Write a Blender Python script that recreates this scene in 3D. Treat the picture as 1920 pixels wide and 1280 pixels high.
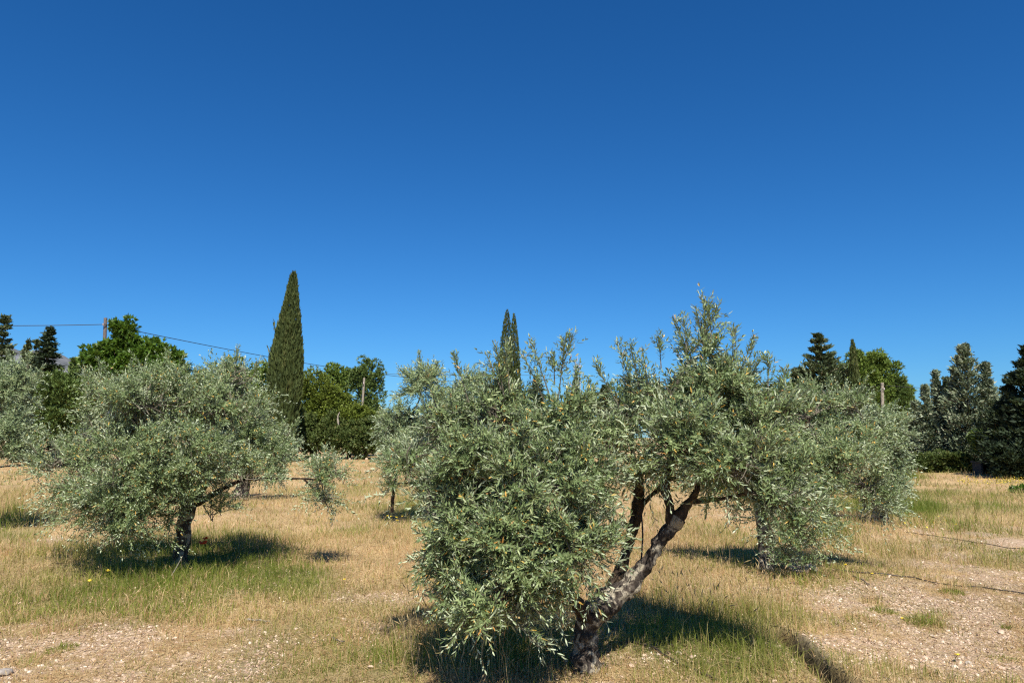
import bpy, math
import numpy as np
from math import radians, sin, cos, pi

for o in list(bpy.data.objects):
    bpy.data.objects.remove(o, do_unlink=True)
S = bpy.context.scene
COL = S.collection

# ------------------------------------------------------------------ camera
FPX, CX, CY, HORIZON = 1387.0, 960.0, 640.0, 820.0     # photo pixels (1920 x 1280)
EYE = 1.6
PITCH = math.atan((HORIZON - CY) / FPX)
cd = bpy.data.cameras.new("camera")
cd.sensor_width = 36.0
cd.lens = 36.0 * FPX / 1920.0
cd.clip_start, cd.clip_end = 0.05, 6000
cam = bpy.data.objects.new("camera", cd)
cam.location = (0, 0, EYE)
cam.rotation_euler = (pi / 2 + PITCH, 0, 0)
COL.objects.link(cam)
S.camera = cam

# ------------------------------------------------------------------ light
SUN_FROM = np.array([0.13, -0.74, 1.0])
SUN_FROM /= np.linalg.norm(SUN_FROM)
ELEV = math.asin(SUN_FROM[2])
AZ = math.atan2(SUN_FROM[0], SUN_FROM[1])              # clockwise from +Y
W = bpy.data.worlds.new("World")
S.world = W
W.use_nodes = True
wn, wl = W.node_tree.nodes, W.node_tree.links
bg = wn["Background"]
sky = wn.new("ShaderNodeTexSky")
sky.sky_type = 'NISHITA'
sky.sun_disc = False
sky.sun_elevation = ELEV
sky.sun_rotation = AZ
sky.altitude = 300
sky.air_density = 1.0
sky.dust_density = 0.3
sky.ozone_density = 3.0
# the deep clear blue of the day: each channel of the physical sky gets its own contrast
EXPO = 0.85
sep = wn.new("ShaderNodeSeparateColor"); com = wn.new("ShaderNodeCombineColor")
wl.new(sky.outputs[0], sep.inputs[0])
for ch, g_, k_ in ((0, 1.50, 0.0158), (1, 1.14, 0.0600), (2, 1.08, 0.1040)):
    pw = wn.new("ShaderNodeMath"); pw.operation = 'POWER'; pw.inputs[1].default_value = g_
    ml = wn.new("ShaderNodeMath"); ml.operation = 'MULTIPLY'; ml.inputs[1].default_value = k_ * 10 / 2 ** EXPO
    wl.new(sep.outputs[ch], pw.inputs[0]); wl.new(pw.outputs[0], ml.inputs[0]); wl.new(ml.outputs[0], com.inputs[ch])
wl.new(com.outputs[0], bg.inputs[0])
bg.inputs[1].default_value = 0.1
sd = bpy.data.lights.new("sun", 'SUN')
sd.energy = 4.6
sd.angle = radians(0.53)
sd.color = (1.0, 0.95, 0.86)
so = bpy.data.objects.new("sun", sd)
so.location = (-20, -40, 60)
from mathutils import Vector, noise as mnoise
so.rotation_euler = Vector(SUN_FROM).to_track_quat('Z', 'Y').to_euler()
COL.objects.link(so)
S.view_settings.view_transform = 'Standard'
S.view_settings.look = 'None'
S.view_settings.gamma = 1.0
S.view_settings.exposure = EXPO
S.view_settings.use_curve_mapping = False
S.render.engine = 'CYCLES'
S.cycles.max_bounces = 6
S.cycles.diffuse_bounces = 4
S.cycles.transmission_bounces = 3
S.cycles.use_denoising = False
S.cycles.pixel_filter_type = 'BLACKMAN_HARRIS'
S.cycles.filter_width = 1.25

# ------------------------------------------------------------------ helpers
def ray(px, py):
    a, b = (np.asarray(px, float) - CX) / FPX, -(np.asarray(py, float) - CY) / FPX
    c, s = cos(PITCH), sin(PITCH)
    return np.stack([a, c - b * s, s + b * c], -1)

def PT(px, py, depth):
    """point of the place seen at photo pixel px, py, at distance depth along +Y"""
    d = ray(px, py)
    return np.array([0, 0, EYE]) + d * (depth / d[..., 1:2])

def GP(px, py):
    """point of the flat ground seen at px, py"""
    d = ray(px, py)
    return (np.array([0, 0, EYE]) + d * (EYE / -d[..., 2:3]))[..., :2]

def to_px(x, y, z=0.0):
    c, s = cos(PITCH), sin(PITCH)
    zz = z - EYE
    f = y * c + zz * s
    u = -y * s + zz * c
    f = np.where(f < 0.05, 0.05, f)
    return CX + FPX * x / f, CY - FPX * u / f

def _hash(i, j, seed):
    h = (i.astype(np.int64) * 374761393 + j.astype(np.int64) * 668265263 + seed * 974711) & 0xFFFFFFFF
    h = ((h ^ (h >> 13)) * 1274126177) & 0xFFFFFFFF
    h = (h ^ (h >> 16)) & 0xFFFFFFFF
    return h / 4294967295.0

def vnoise(x, y, seed=0):
    i, j = np.floor(x), np.floor(y)
    fx, fy = x - i, y - j
    fx, fy = fx * fx * (3 - 2 * fx), fy * fy * (3 - 2 * fy)
    a, b = _hash(i, j, seed), _hash(i + 1, j, seed)
    c, d = _hash(i, j + 1, seed), _hash(i + 1, j + 1, seed)
    return (a * (1 - fx) + b * fx) * (1 - fy) + (c * (1 - fx) + d * fx) * fy

def fbm(x, y, seed=0, octv=4):
    v, amp, tot = 0, 1.0, 0
    for k in range(octv):
        v = v + amp * vnoise(x * 2 ** k + 17.3 * k, y * 2 ** k - 9.1 * k, seed + k)
        tot += amp
        amp *= 0.5
    return v / tot

def vnoise3(p, seed=0):
    i = np.floor(p); f = p - i; f = f * f * (3 - 2 * f)
    out = 0
    for a in (0, 1):
        for b in (0, 1):
            for c in (0, 1):
                h = _hash(i[:, 0] + a + 57 * (i[:, 2] + c), i[:, 1] + b, seed)
                out = out + h * (f[:, 0] if a else 1 - f[:, 0]) * (f[:, 1] if b else 1 - f[:, 1]) * (f[:, 2] if c else 1 - f[:, 2])
    return out

def nrm(v):
    return v / np.maximum(np.linalg.norm(v, axis=-1, keepdims=True), 1e-9)

FURROW = [GP(1412, 1168), GP(1470, 1212), GP(1500, 1240), GP(1545, 1282), (2.02, 4.2), (2.0, 3.4)]

def furrow_dist(x, y):
    best = np.full(np.shape(x), 1e9)
    sgn = np.zeros(np.shape(x))
    for (x0, y0), (x1, y1) in zip(FURROW[:-1], FURROW[1:]):
        dx, dy = x1 - x0, y1 - y0
        l2 = dx * dx + dy * dy
        t = np.clip(((x - x0) * dx + (y - y0) * dy) / l2, 0, 1)
        d = np.hypot(x - x0 - t * dx, y - y0 - t * dy)
        s = np.sign(dx * (y - y0) - dy * (x - x0))       # >0 on the right-hand side (the line runs towards the camera)
        sgn = np.where(d < best, s, sgn)
        best = np.minimum(best, d)
    return best, sgn

def gz(x, y):
    x, y = np.asarray(x, float), np.asarray(y, float)
    r = np.hypot(x, y)
    z = 0.16 * (fbm(x / 2.2, y / 2.2, 3, 3) - 0.5) + 0.05 * (fbm(x * 1.7, y * 1.7, 9, 2) - 0.5)
    z = z * np.clip(r / 4, 0.3, 1)
    d, s = furrow_dist(x, y)
    fade = np.clip((6.5 - y) / 0.8, 0, 1)
    right = s > 0
    z = z - fade * 0.24 * np.exp(-(d / 0.052) ** 4) + fade * np.where(right, 0.075 * np.exp(-((d - 0.12) / 0.28) ** 2), 0.015 * np.exp(-((d - 0.15) / 0.1) ** 2))
    return z

# fields that say where the meadow is green, where it is bare and stony
GREEN = [(250, 1050, 120, 40, .8), (440, 1060, 130, 42, 1.0), (560, 1075, 80, 40, .5), (20, 985, 60, 35, .8), (350, 1095, 220, 30, .5),
         (830, 960, 110, 40, .7), (1220, 1215, 60, 28, 1.0), (1400, 1230, 120, 55, .75), (1330, 1160, 150, 45, .55),
         (1380, 1050, 110, 25, .9), (1712, 951, 44, 11, 2.6), (1645, 945, 40, 16, 2.0), (1560, 1080, 120, 30, .5), (1830, 955, 170, 45, .32), (1600, 1100, 160, 40, .3), (560, 960, 160, 40, .15),
         (1700, 890, 40, 16, .9), (950, 1240, 160, 60, .6), (700, 1240, 90, 40, .35), (130, 1130, 160, 30, .45), (330, 1150, 200, 30, .35), (600, 1180, 120, 30, .3), (60, 1240, 60, 20, .35), (260, 1260, 70, 16, .35),
         (1740, 1160, 60, 20, .5), (1560, 1180, 90, 20, .35), (1660, 1040, 80, 18, .4), (1600, 930, 120, 30, .5), (910, 900, 200, 30, .3)]
BARE = [(1800, 1120, 260, 100, 1.0), (1750, 1250, 260, 90, .95), (1230, 1262, 130, 35, 1.4), (150, 1232, 300, 60, .7),
        (420, 1198, 180, 42, .55), (640, 1110, 70, 18, .45), (1420, 1115, 70, 18, .5), (1870, 1030, 130, 40, .55),
        (60, 1150, 90, 15, .3), (520, 1265, 260, 36, .6), (630, 1140, 120, 25, .4), (180, 1010, 60, 15, .3), (1620, 1130, 90, 22, .5), (690, 1180, 60, 20, .3),
        (1330, 1120, 60, 20, .3)]

def field(lst, px, py):
    v = np.zeros(np.shape(px))
    for cx, cy, rx, ry, a in lst:
        v = v + a * np.exp(-((px - cx) / rx) ** 2 - ((py - cy) / ry) ** 2)
    return v

def fields(x, y):
    px, py = to_px(x, y)
    front = np.clip((y - 2.0) / 1.5, 0, 1)
    g = field(GREEN, px, py) * front + 0.6 * np.clip(fbm(x / 1.6, y / 1.6, 21, 3) - 0.48, 0, 1) * 3
    g = g * np.clip(0.55 + 1.1 * (fbm(x * 1.3, y * 1.3, 31, 3) - 0.25), 0, 1.4)
    b = field(BARE, px, py) * front + 0.9 * np.clip(fbm(x / 1.1, y / 1.1, 41, 4) - 0.52, 0, 1) * 3 * np.clip(1.5 - y / 18, 0.1, 1)
    b = b * np.clip(0.75 + 3.2 * (fbm(x * 2.3, y * 2.3, 51, 5) - 0.5), 0, 1.5)
    b = np.clip(b - 0.8 * g, 0, 1)
    return np.clip(g, 0, 1), b

class MB:
    """collects polygons, builds ONE mesh object"""
    def __init__(s):
        s.v, s.f, s.a, s.n = [], [], [], 0
    def add(s, v, f, a=None):
        v = np.asarray(v, float).reshape(-1, 3)
        f = np.asarray(f, int)
        s.v.append(v)
        s.f.append(f + s.n)
        s.a.append(np.broadcast_to(np.asarray(0.5 if a is None else a, float), (len(f),)))
        s.n += len(v)
        return s
    def mesh(s, name, mat, smooth=False):
        me = bpy.data.meshes.new(name)
        v = np.concatenate(s.v)
        tot = np.concatenate([np.full(len(f), f.shape[1]) for f in s.f])
        loops = np.concatenate([f.ravel() for f in s.f])
        me.vertices.add(len(v)); me.vertices.foreach_set("co", v.astype(np.float32).ravel())
        me.loops.add(len(loops)); me.loops.foreach_set("vertex_index", loops.astype(np.int32))
        me.polygons.add(len(tot))
        me.polygons.foreach_set("loop_start", (np.cumsum(tot) - tot).astype(np.int32))
        at = me.attributes.new("tint", 'FLOAT', 'FACE')
        at.data.foreach_set("value", np.concatenate(s.a).astype(np.float32))
        me.polygons.foreach_set("use_smooth", np.full(len(tot), bool(smooth)))
        me.update(calc_edges=True)
        me.validate()
        me.materials.append(mat)
        return me
    def build(s, name, mat, parent=None, smooth=False, origin=None):
        if origin is not None:
            o3 = np.asarray(origin, float)
            s.v = [v - o3 for v in s.v]
        o = bpy.data.objects.new(name, s.mesh(name, mat, smooth))
        COL.objects.link(o)
        if parent is not None:
            o.parent = parent
        elif origin is not None:
            o.location = origin
        return o

def tag(o, label=None, cat=None, group=None, kind=None):
    if label: o['label'] = label
    if cat: o['category'] = cat
    if group: o['group'] = group
    if kind: o['kind'] = kind
    return o

def thing(name, label, cat, loc, group=None):
    o = bpy.data.objects.new(name, None)
    o.location = loc
    o.empty_display_size = 0.2
    COL.objects.link(o)
    return tag(o, label, cat, group)

def smooth_path(pts, rad, per=6):
    pts, rad = np.asarray(pts, float), np.asarray(rad, float)
    P = np.vstack([2 * pts[0] - pts[1], pts, 2 * pts[-1] - pts[-2]])
    out, ro = [], []
    for i in range(len(pts) - 1):
        p0, p1, p2, p3 = P[i:i + 4]
        for k in range(per):
            t = k / per
            out.append(0.5 * (2 * p1 + (p2 - p0) * t + (2 * p0 - 5 * p1 + 4 * p2 - p3) * t * t + (3 * p1 - p0 - 3 * p2 + p3) * t ** 3))
            ro.append(rad[i] * (1 - t) + rad[i + 1] * t)
    out.append(pts[-1]); ro.append(rad[-1])
    return np.array(out), np.array(ro)

def tube(pts, rad, sides=10, gnarl=0.0, seed=0, cap=True, freq=1.0):
    """verts, quads, (tip caps as quads-degenerate free tris list)"""
    n = len(pts)
    T = nrm(np.gradient(pts, axis=0))
    ref = np.array([0.0, 1.0, 0.0]) if abs(T[0][1]) < 0.8 else np.array([1.0, 0, 0])
    u = nrm(np.cross(T[0], ref))
    U = []
    for t in T:
        u = nrm(u - t * np.dot(u, t))
        U.append(u)
    U = np.array(U); V = np.cross(T, U)
    ang = np.arange(sides) * 2 * pi / sides
    v = np.empty((n, sides, 3))
    for i in range(n):
        ring = np.cos(ang)[:, None] * U[i] + np.sin(ang)[:, None] * V[i]
        r = np.full(sides, rad[i])
        if gnarl:
            for k in range(sides):
                q = (pts[i] + ring[k] * rad[i]) * freq
                a = mnoise.noise(Vector(q * np.array([9, 9, 3.5]) + seed)) + 0.6 * mnoise.noise(Vector(q * 22 + seed * 3))
                r[k] *= 1 + gnarl * a
        v[i] = pts[i] + ring * r[:, None]
    idx = np.arange(n * sides).reshape(n, sides)
    a, b = idx[:-1], idx[1:]
    f = np.stack([a, np.roll(a, -1, 1), np.roll(b, -1, 1), b], -1).reshape(-1, 4)
    return v.reshape(-1, 3), f, idx

def add_tube(mb, pts, rad, sides=8, per=5, gnarl=0.0, seed=0, tint=None, freq=1.0):
    p, r = smooth_path(pts, rad, per) if per > 1 else (np.asarray(pts, float), np.asarray(rad, float))
    v, f, idx = tube(p, r, sides, gnarl, seed, freq=freq)
    mb.add(v, f, tint)
    n0 = len(v)
    for ring, c, flip in ((idx[0], p[0], True), (idx[-1], p[-1], False)):
        vv = np.vstack([v[ring], c[None]])
        k = np.arange(sides)
        tri = np.stack([k, (k + 1) % sides, np.full(sides, sides)], -1)
        if flip: tri = tri[:, ::-1]
        mb.add(vv, tri, tint)

def box(mb, c, s, tint=None, rz=0):
    x, y, z = np.array(s) / 2
    v = np.array([[-x, -y, -z], [x, -y, -z], [x, y, -z], [-x, y, -z], [-x, -y, z], [x, -y, z], [x, y, z], [-x, y, z]])
    R = np.array([[cos(rz), -sin(rz), 0], [sin(rz), cos(rz), 0], [0, 0, 1]])
    mb.add(v @ R.T + np.array(c), [[0, 3, 2, 1], [4, 5, 6, 7], [0, 1, 5, 4], [1, 2, 6, 5], [2, 3, 7, 6], [3, 0, 4, 7]], tint)

# ------------------------------------------------------------------ materials
def new_mat(name):
    m = bpy.data.materials.new(name)
    m.use_nodes = True
    nt = m.node_tree
    return m, nt, nt.nodes, nt.links, nt.nodes["Principled BSDF"]

def ramp(nodes, stops, interp='LINEAR'):
    r = nodes.new("ShaderNodeValToRGB")
    r.color_ramp.interpolation = interp
    el = r.color_ramp.elements
    while len(el) > 1: el.remove(el[-1])
    el[0].position = stops[0][0]; el[0].color = (*stops[0][1], 1)
    for p, c in stops[1:]:
        e = el.new(p); e.color = (*c, 1)
    return r

def attr(nodes, name):
    a = nodes.new("ShaderNodeAttribute"); a.attribute_type = 'GEOMETRY'; a.attribute_name = name
    return a

def leaf_mat(name, stops, under=None, rough=0.5, spec=0.35, transl=0.2, tcol=(0.2, 0.28, 0.05), interp='LINEAR', big=0.0):
    m, nt, N, L, P = new_mat(name)
    a = attr(N, "tint")
    r = ramp(N, stops, interp)
    L.new(a.outputs['Fac'], r.inputs[0])
    col = r.outputs[0]
    if big:
        # slow drift of hue from one bough to the next
        tc = N.new("ShaderNodeTexCoord"); no = N.new("ShaderNodeTexNoise"); no.inputs['Scale'].default_value = big
        L.new(tc.outputs['Object'], no.inputs['Vector'])
        rr = ramp(N, [(0.3, (0.75, 0.78, 0.72)), (0.7, (1.25, 1.2, 1.15))])
        L.new(no.outputs['Fac'], rr.inputs[0])
        mm = N.new("ShaderNodeMix"); mm.data_type = 'RGBA'; mm.blend_type = 'MULTIPLY'; mm.inputs['Factor'].default_value = 1
        L.new(col, mm.inputs['A']); L.new(rr.outputs[0], mm.inputs['B'])
        col = mm.outputs['Result']
    if under:
        g = N.new("ShaderNodeNewGeometry")
        mx = N.new("ShaderNodeMix"); mx.data_type = 'RGBA'
        L.new(g.outputs['Backfacing'], mx.inputs['Factor'])
        L.new(col, mx.inputs['A'])
        ur = ramp(N, under)
        L.new(a.outputs['Fac'], ur.inputs[0])
        L.new(ur.outputs[0], mx.inputs['B'])
        col = mx.outputs['Result']
    L.new(col, P.inputs['Base Color'])
    P.inputs['Roughness'].default_value = rough
    P.inputs['Specular IOR Level'].default_value = spec
    if transl:
        t = N.new("ShaderNodeBsdfTranslucent"); t.inputs[0].default_value = (*tcol, 1)
        ms = N.new("ShaderNodeMixShader"); ms.inputs[0].default_value = transl
        L.new(P.outputs[0], ms.inputs[1]); L.new(t.outputs[0], ms.inputs[2])
        L.new(ms.outputs[0], N["Material Output"].inputs[0])
    return m

OLIVE_UP = [(0.0, (0.061, 0.099, 0.037)), (0.45, (0.143, 0.197, 0.079)), (0.8, (0.242, 0.302, 0.140)), (0.92, (0.323, 0.373, 0.193)), (0.945, (0.339, 0.326, 0.101)), (0.97, (0.551, 0.357, 0.074)), (1.0, (0.382, 0.179, 0.046))]
OLIVE_DN = [(0.0, (0.284, 0.338, 0.207)), (0.93, (0.490, 0.534, 0.352)), (0.965, (0.490, 0.431, 0.185)), (1.0, (0.412, 0.255, 0.088))]
M_olive = leaf_mat("olive_leaf", OLIVE_UP, OLIVE_DN, rough=0.48, spec=0.35, transl=0.09, tcol=(0.28, 0.34, 0.08), big=2.2)
OLIVE2_UP = [(0.0, (0.082, 0.126, 0.056)), (0.5, (0.184, 0.242, 0.116)), (0.9, (0.316, 0.376, 0.209)), (1.0, (0.347, 0.340, 0.158))]
OLIVE2_DN = [(0.0, (0.291, 0.353, 0.225)), (1.0, (0.475, 0.524, 0.360))]
M_olive_far = leaf_mat("olive_leaf_grey", OLIVE2_UP, OLIVE2_DN, rough=0.48, spec=0.35, transl=0.09, tcol=(0.26, 0.33, 0.1), big=1.2)
M_cypress = leaf_mat("cypress_leaf", [(0, (0.036, 0.054, 0.017)), (0.7, (0.070, 0.090, 0.026)), (1, (0.120, 0.120, 0.048))], rough=0.7, spec=0.2, transl=0.06, big=0.5)
M_conifer = leaf_mat("conifer_leaf", [(0, (0.041, 0.059, 0.027)), (0.8, (0.081, 0.105, 0.047)), (1, (0.200, 0.193, 0.111))], rough=0.7, spec=0.2, transl=0.05, big=0.5)
M_conifer_dk = leaf_mat("dark_conifer_leaf", [(0, (0.015, 0.027, 0.014)), (0.85, (0.033, 0.050, 0.024)), (1, (0.075, 0.094, 0.042))], rough=0.65, spec=0.2, transl=0.04, big=0.5)
M_conifer_gr = leaf_mat("grey_conifer_leaf", [(0, (0.096, 0.128, 0.079)), (0.7, (0.202, 0.239, 0.150)), (1, (0.365, 0.362, 0.263))], rough=0.7, spec=0.2, transl=0.05, big=0.6)
M_pine = leaf_mat("pine_needles", [(0, (0.081, 0.131, 0.023)), (0.7, (0.151, 0.216, 0.036)), (1, (0.263, 0.281, 0.066))], rough=0.6, spec=0.25, transl=0.1, tcol=(0.15, 0.2, 0.03), big=0.6)
M_pine_y = leaf_mat("yellowish_pine_needles", [(0, (0.072, 0.105, 0.013)), (0.7, (0.138, 0.178, 0.024)), (1, (0.216, 0.234, 0.054))], rough=0.6, spec=0.25, transl=0.12, tcol=(0.2, 0.22, 0.03), big=0.6)
M_pine_d = leaf_mat("dark_pine_needles", [(0, (0.064, 0.107, 0.026)), (0.7, (0.115, 0.166, 0.042)), (1, (0.211, 0.233, 0.075))], rough=0.6, spec=0.25, transl=0.08, big=0.6)
M_broad = leaf_mat("broad_leaf", [(0, (0.044, 0.097, 0.012)), (0.7, (0.088, 0.154, 0.022)), (1, (0.150, 0.194, 0.035))], rough=0.45, spec=0.35, transl=0.22, tcol=(0.2, 0.32, 0.03), big=0.8)
M_shrub = leaf_mat("shrub_leaf", [(0, (0.045, 0.073, 0.017)), (0.7, (0.097, 0.126, 0.034)), (1, (0.193, 0.161, 0.068))], rough=0.6, spec=0.25, transl=0.1, big=0.8)
M_dry = leaf_mat("dry_grass_blade", [(0, (0.36, 0.20, 0.105)), (0.25, (0.47, 0.315, 0.16)), (0.6, (0.62, 0.48, 0.28)), (0.82, (0.44, 0.365, 0.175)), (0.93, (0.27, 0.24, 0.09)), (1.0, (0.22, 0.125, 0.07))], rough=0.6, spec=0.2, transl=0.35, tcol=(0.60, 0.43, 0.18), big=0.9)
M_green = leaf_mat("green_grass_blade", [(0, (0.105, 0.145, 0.022)), (0.4, (0.17, 0.205, 0.035)), (0.7, (0.27, 0.265, 0.075)), (1.0, (0.42, 0.33, 0.13))], rough=0.55, spec=0.2, transl=0.38, tcol=(0.34, 0.36, 0.05), big=0.9)

def bark_mat(name, dark, mid, pale, patch=0.55, scale=1.0):
    m, nt, N, L, P = new_mat(name)
    tc = N.new("ShaderNodeTexCoord")
    mp = N.new("ShaderNodeMapping"); mp.inputs['Scale'].default_value = (1, 1, 0.35)
    L.new(tc.outputs['Object'], mp.inputs['Vector'])
    n1 = N.new("ShaderNodeTexNoise"); n1.inputs['Scale'].default_value = 38 * scale; n1.inputs['Detail'].default_value = 6; n1.inputs['Roughness'].default_value = 0.7
    L.new(mp.outputs[0], n1.inputs['Vector'])
    n2 = N.new("ShaderNodeTexNoise"); n2.inputs['Scale'].default_value = 11 * scale; n2.inputs['Detail'].default_value = 5
    n2.inputs['Distortion'].default_value = 0.8
    L.new(tc.outputs['Object'], n2.inputs['Vector'])
    r1 = ramp(N, [(0.34, dark), (0.58, mid), (0.78, pale)])
    L.new(n1.outputs['Fac'], r1.inputs[0])
    r2 = ramp(N, [(patch, (0, 0, 0)), (patch + 0.06, (1, 1, 1))])
    L.new(n2.outputs['Fac'], r2.inputs[0])
    n3 = N.new("ShaderNodeTexNoise"); n3.inputs['Scale'].default_value = 90 * scale; n3.inputs['Detail'].default_value = 3
    L.new(tc.outputs['Object'], n3.inputs['Vector'])
    r3 = ramp(N, [(0.35, tuple(c * 0.6 for c in pale)), (0.7, tuple(min(1, c * 1.25) for c in pale))])
    L.new(n3.outputs['Fac'], r3.inputs[0])
    mx = N.new("ShaderNodeMix"); mx.data_type = 'RGBA'
    L.new(r2.outputs[0], mx.inputs['Factor']); L.new(r1.outputs[0], mx.inputs['A']); L.new(r3.outputs[0], mx.inputs['B'])
    L.new(mx.outputs['Result'], P.inputs['Base Color'])
    P.inputs['Roughness'].default_value = 0.9
    P.inputs['Specular IOR Level'].default_value = 0.15
    b = N.new("ShaderNodeBump"); b.inputs['Strength'].default_value = 0.9; b.inputs['Distance'].default_value = 0.022 / scale
    L.new(n1.outputs['Fac'], b.inputs['Height']); L.new(b.outputs[0], P.inputs['Normal'])
    return m

M_bark = bark_mat("olive_bark", (0.015, 0.012, 0.010), (0.085, 0.068, 0.055), (0.36, 0.315, 0.235), 0.50)
M_limb = bark_mat("olive_limb_bark", (0.02, 0.014, 0.01), (0.07, 0.05, 0.035), (0.2, 0.14, 0.075), 0.6)
M_twig = bark_mat("olive_twig_bark", (0.10, 0.085, 0.06), (0.17, 0.145, 0.11), (0.26, 0.23, 0.18), 0.6)
M_trunk = bark_mat("pine_trunk_bark", (0.05, 0.035, 0.025), (0.12, 0.085, 0.06), (0.26, 0.2, 0.14), 0.62, 0.25)
M_pole = bark_mat("weathered_pole_wood", (0.09, 0.07, 0.06), (0.19, 0.15, 0.13), (0.28, 0.23, 0.2), 0.66, 0.4)
M_polep = bark_mat("pale_pole_concrete", (0.2, 0.17, 0.13), (0.32, 0.28, 0.22), (0.42, 0.37, 0.29), 0.66, 0.4)
M_stick = bark_mat("dead_stick_wood", (0.2, 0.17, 0.13), (0.33, 0.29, 0.23), (0.45, 0.41, 0.34), 0.6)

def plain(name, col, rough=0.6, spec=0.3, var=0.15, scale=20, metal=0):
    m, nt, N, L, P = new_mat(name)
    tc = N.new("ShaderNodeTexCoord"); n = N.new("ShaderNodeTexNoise"); n.inputs['Scale'].default_value = scale; n.inputs['Detail'].default_value = 4
    L.new(tc.outputs['Object'], n.inputs['Vector'])
    r = ramp(N, [(0.3, tuple(c * (1 - var) for c in col)), (0.7, tuple(min(1, c * (1 + var)) for c in col))])
    L.new(n.outputs['Fac'], r.inputs[0]); L.new(r.outputs[0], P.inputs['Base Color'])
    P.inputs['Roughness'].default_value = rough; P.inputs['Specular IOR Level'].default_value = spec; P.inputs['Metallic'].default_value = metal
    return m

M_hose = plain("black_plastic_hose", (0.05, 0.04, 0.032), 0.55, 0.4, 0.4, 12)
M_cable = plain("black_cable", (0.03, 0.03, 0.035), 0.5)
M_red = leaf_mat("poppy_petal", [(0, (0.70, 0.05, 0.01)), (1, (0.85, 0.10, 0.018))], rough=0.55, spec=0.2, transl=0.3, tcol=(0.8, 0.08, 0.02))
M_yellow = leaf_mat("yellow_petal", [(0, (0.62, 0.44, 0.03)), (1, (0.75, 0.60, 0.07))], rough=0.55, spec=0.2, transl=0.25, tcol=(0.8, 0.6, 0.05))
M_conc = plain("grey_concrete", (0.045, 0.045, 0.043), 0.85, 0.2, 0.25, 9)
M_black = plain("interior_shade_black", (0.012, 0.012, 0.012), 0.9, 0.1)  # near-black, painted in for the shade inside openings
M_wallw = plain("white_plaster", (0.72, 0.71, 0.69), 0.8, 0.2, 0.06, 2)
M_tile = plain("clay_roof_tile", (0.42, 0.24, 0.16), 0.8, 0.2, 0.25, 6)
M_steel = plain("galvanised_steel", (0.5, 0.42, 0.42), 0.5, 0.4, 0.1, 5)

def stone_mat(name, stops, dusty=True):
    m, nt, N, L, P = new_mat(name)
    a = attr(N, "tint"); r = ramp(N, stops); L.new(a.outputs['Fac'], r.inputs[0])
    tc = N.new("ShaderNodeTexCoord"); n = N.new("ShaderNodeTexNoise"); n.inputs['Scale'].default_value = 45; n.inputs['Detail'].default_value = 5
    L.new(tc.outputs['Object'], n.inputs['Vector'])
    rr = ramp(N, [(0.3, (0.62, 0.58, 0.54)), (0.65, (1.1, 1.08, 1.05))]); L.new(n.outputs['Fac'], rr.inputs[0])
    mm = N.new("ShaderNodeMix"); mm.data_type = 'RGBA'; mm.blend_type = 'MULTIPLY'; mm.inputs['Factor'].default_value = 1
    L.new(r.outputs[0], mm.inputs['A']); L.new(rr.outputs[0], mm.inputs['B']); L.new(mm.outputs['Result'], P.inputs['Base Color'])
    P.inputs['Roughness'].default_value = 0.85; P.inputs['Specular IOR Level'].default_value = 0.25
    b = N.new("ShaderNodeBump"); b.inputs['Strength'].default_value = 0.5; b.inputs['Distance'].default_value = 0.006
    L.new(n.outputs['Fac'], b.inputs['Height']); L.new(b.outputs[0], P.inputs['Normal'])
    return m

STONE = [(0, (0.28, 0.19, 0.14)), (0.4, (0.48, 0.355, 0.26)), (0.8, (0.60, 0.475, 0.36)), (0.94, (0.72, 0.63, 0.51)), (1, (0.3, 0.27, 0.24))]
M_stone = stone_mat("limestone_pebbles", STONE)

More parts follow.
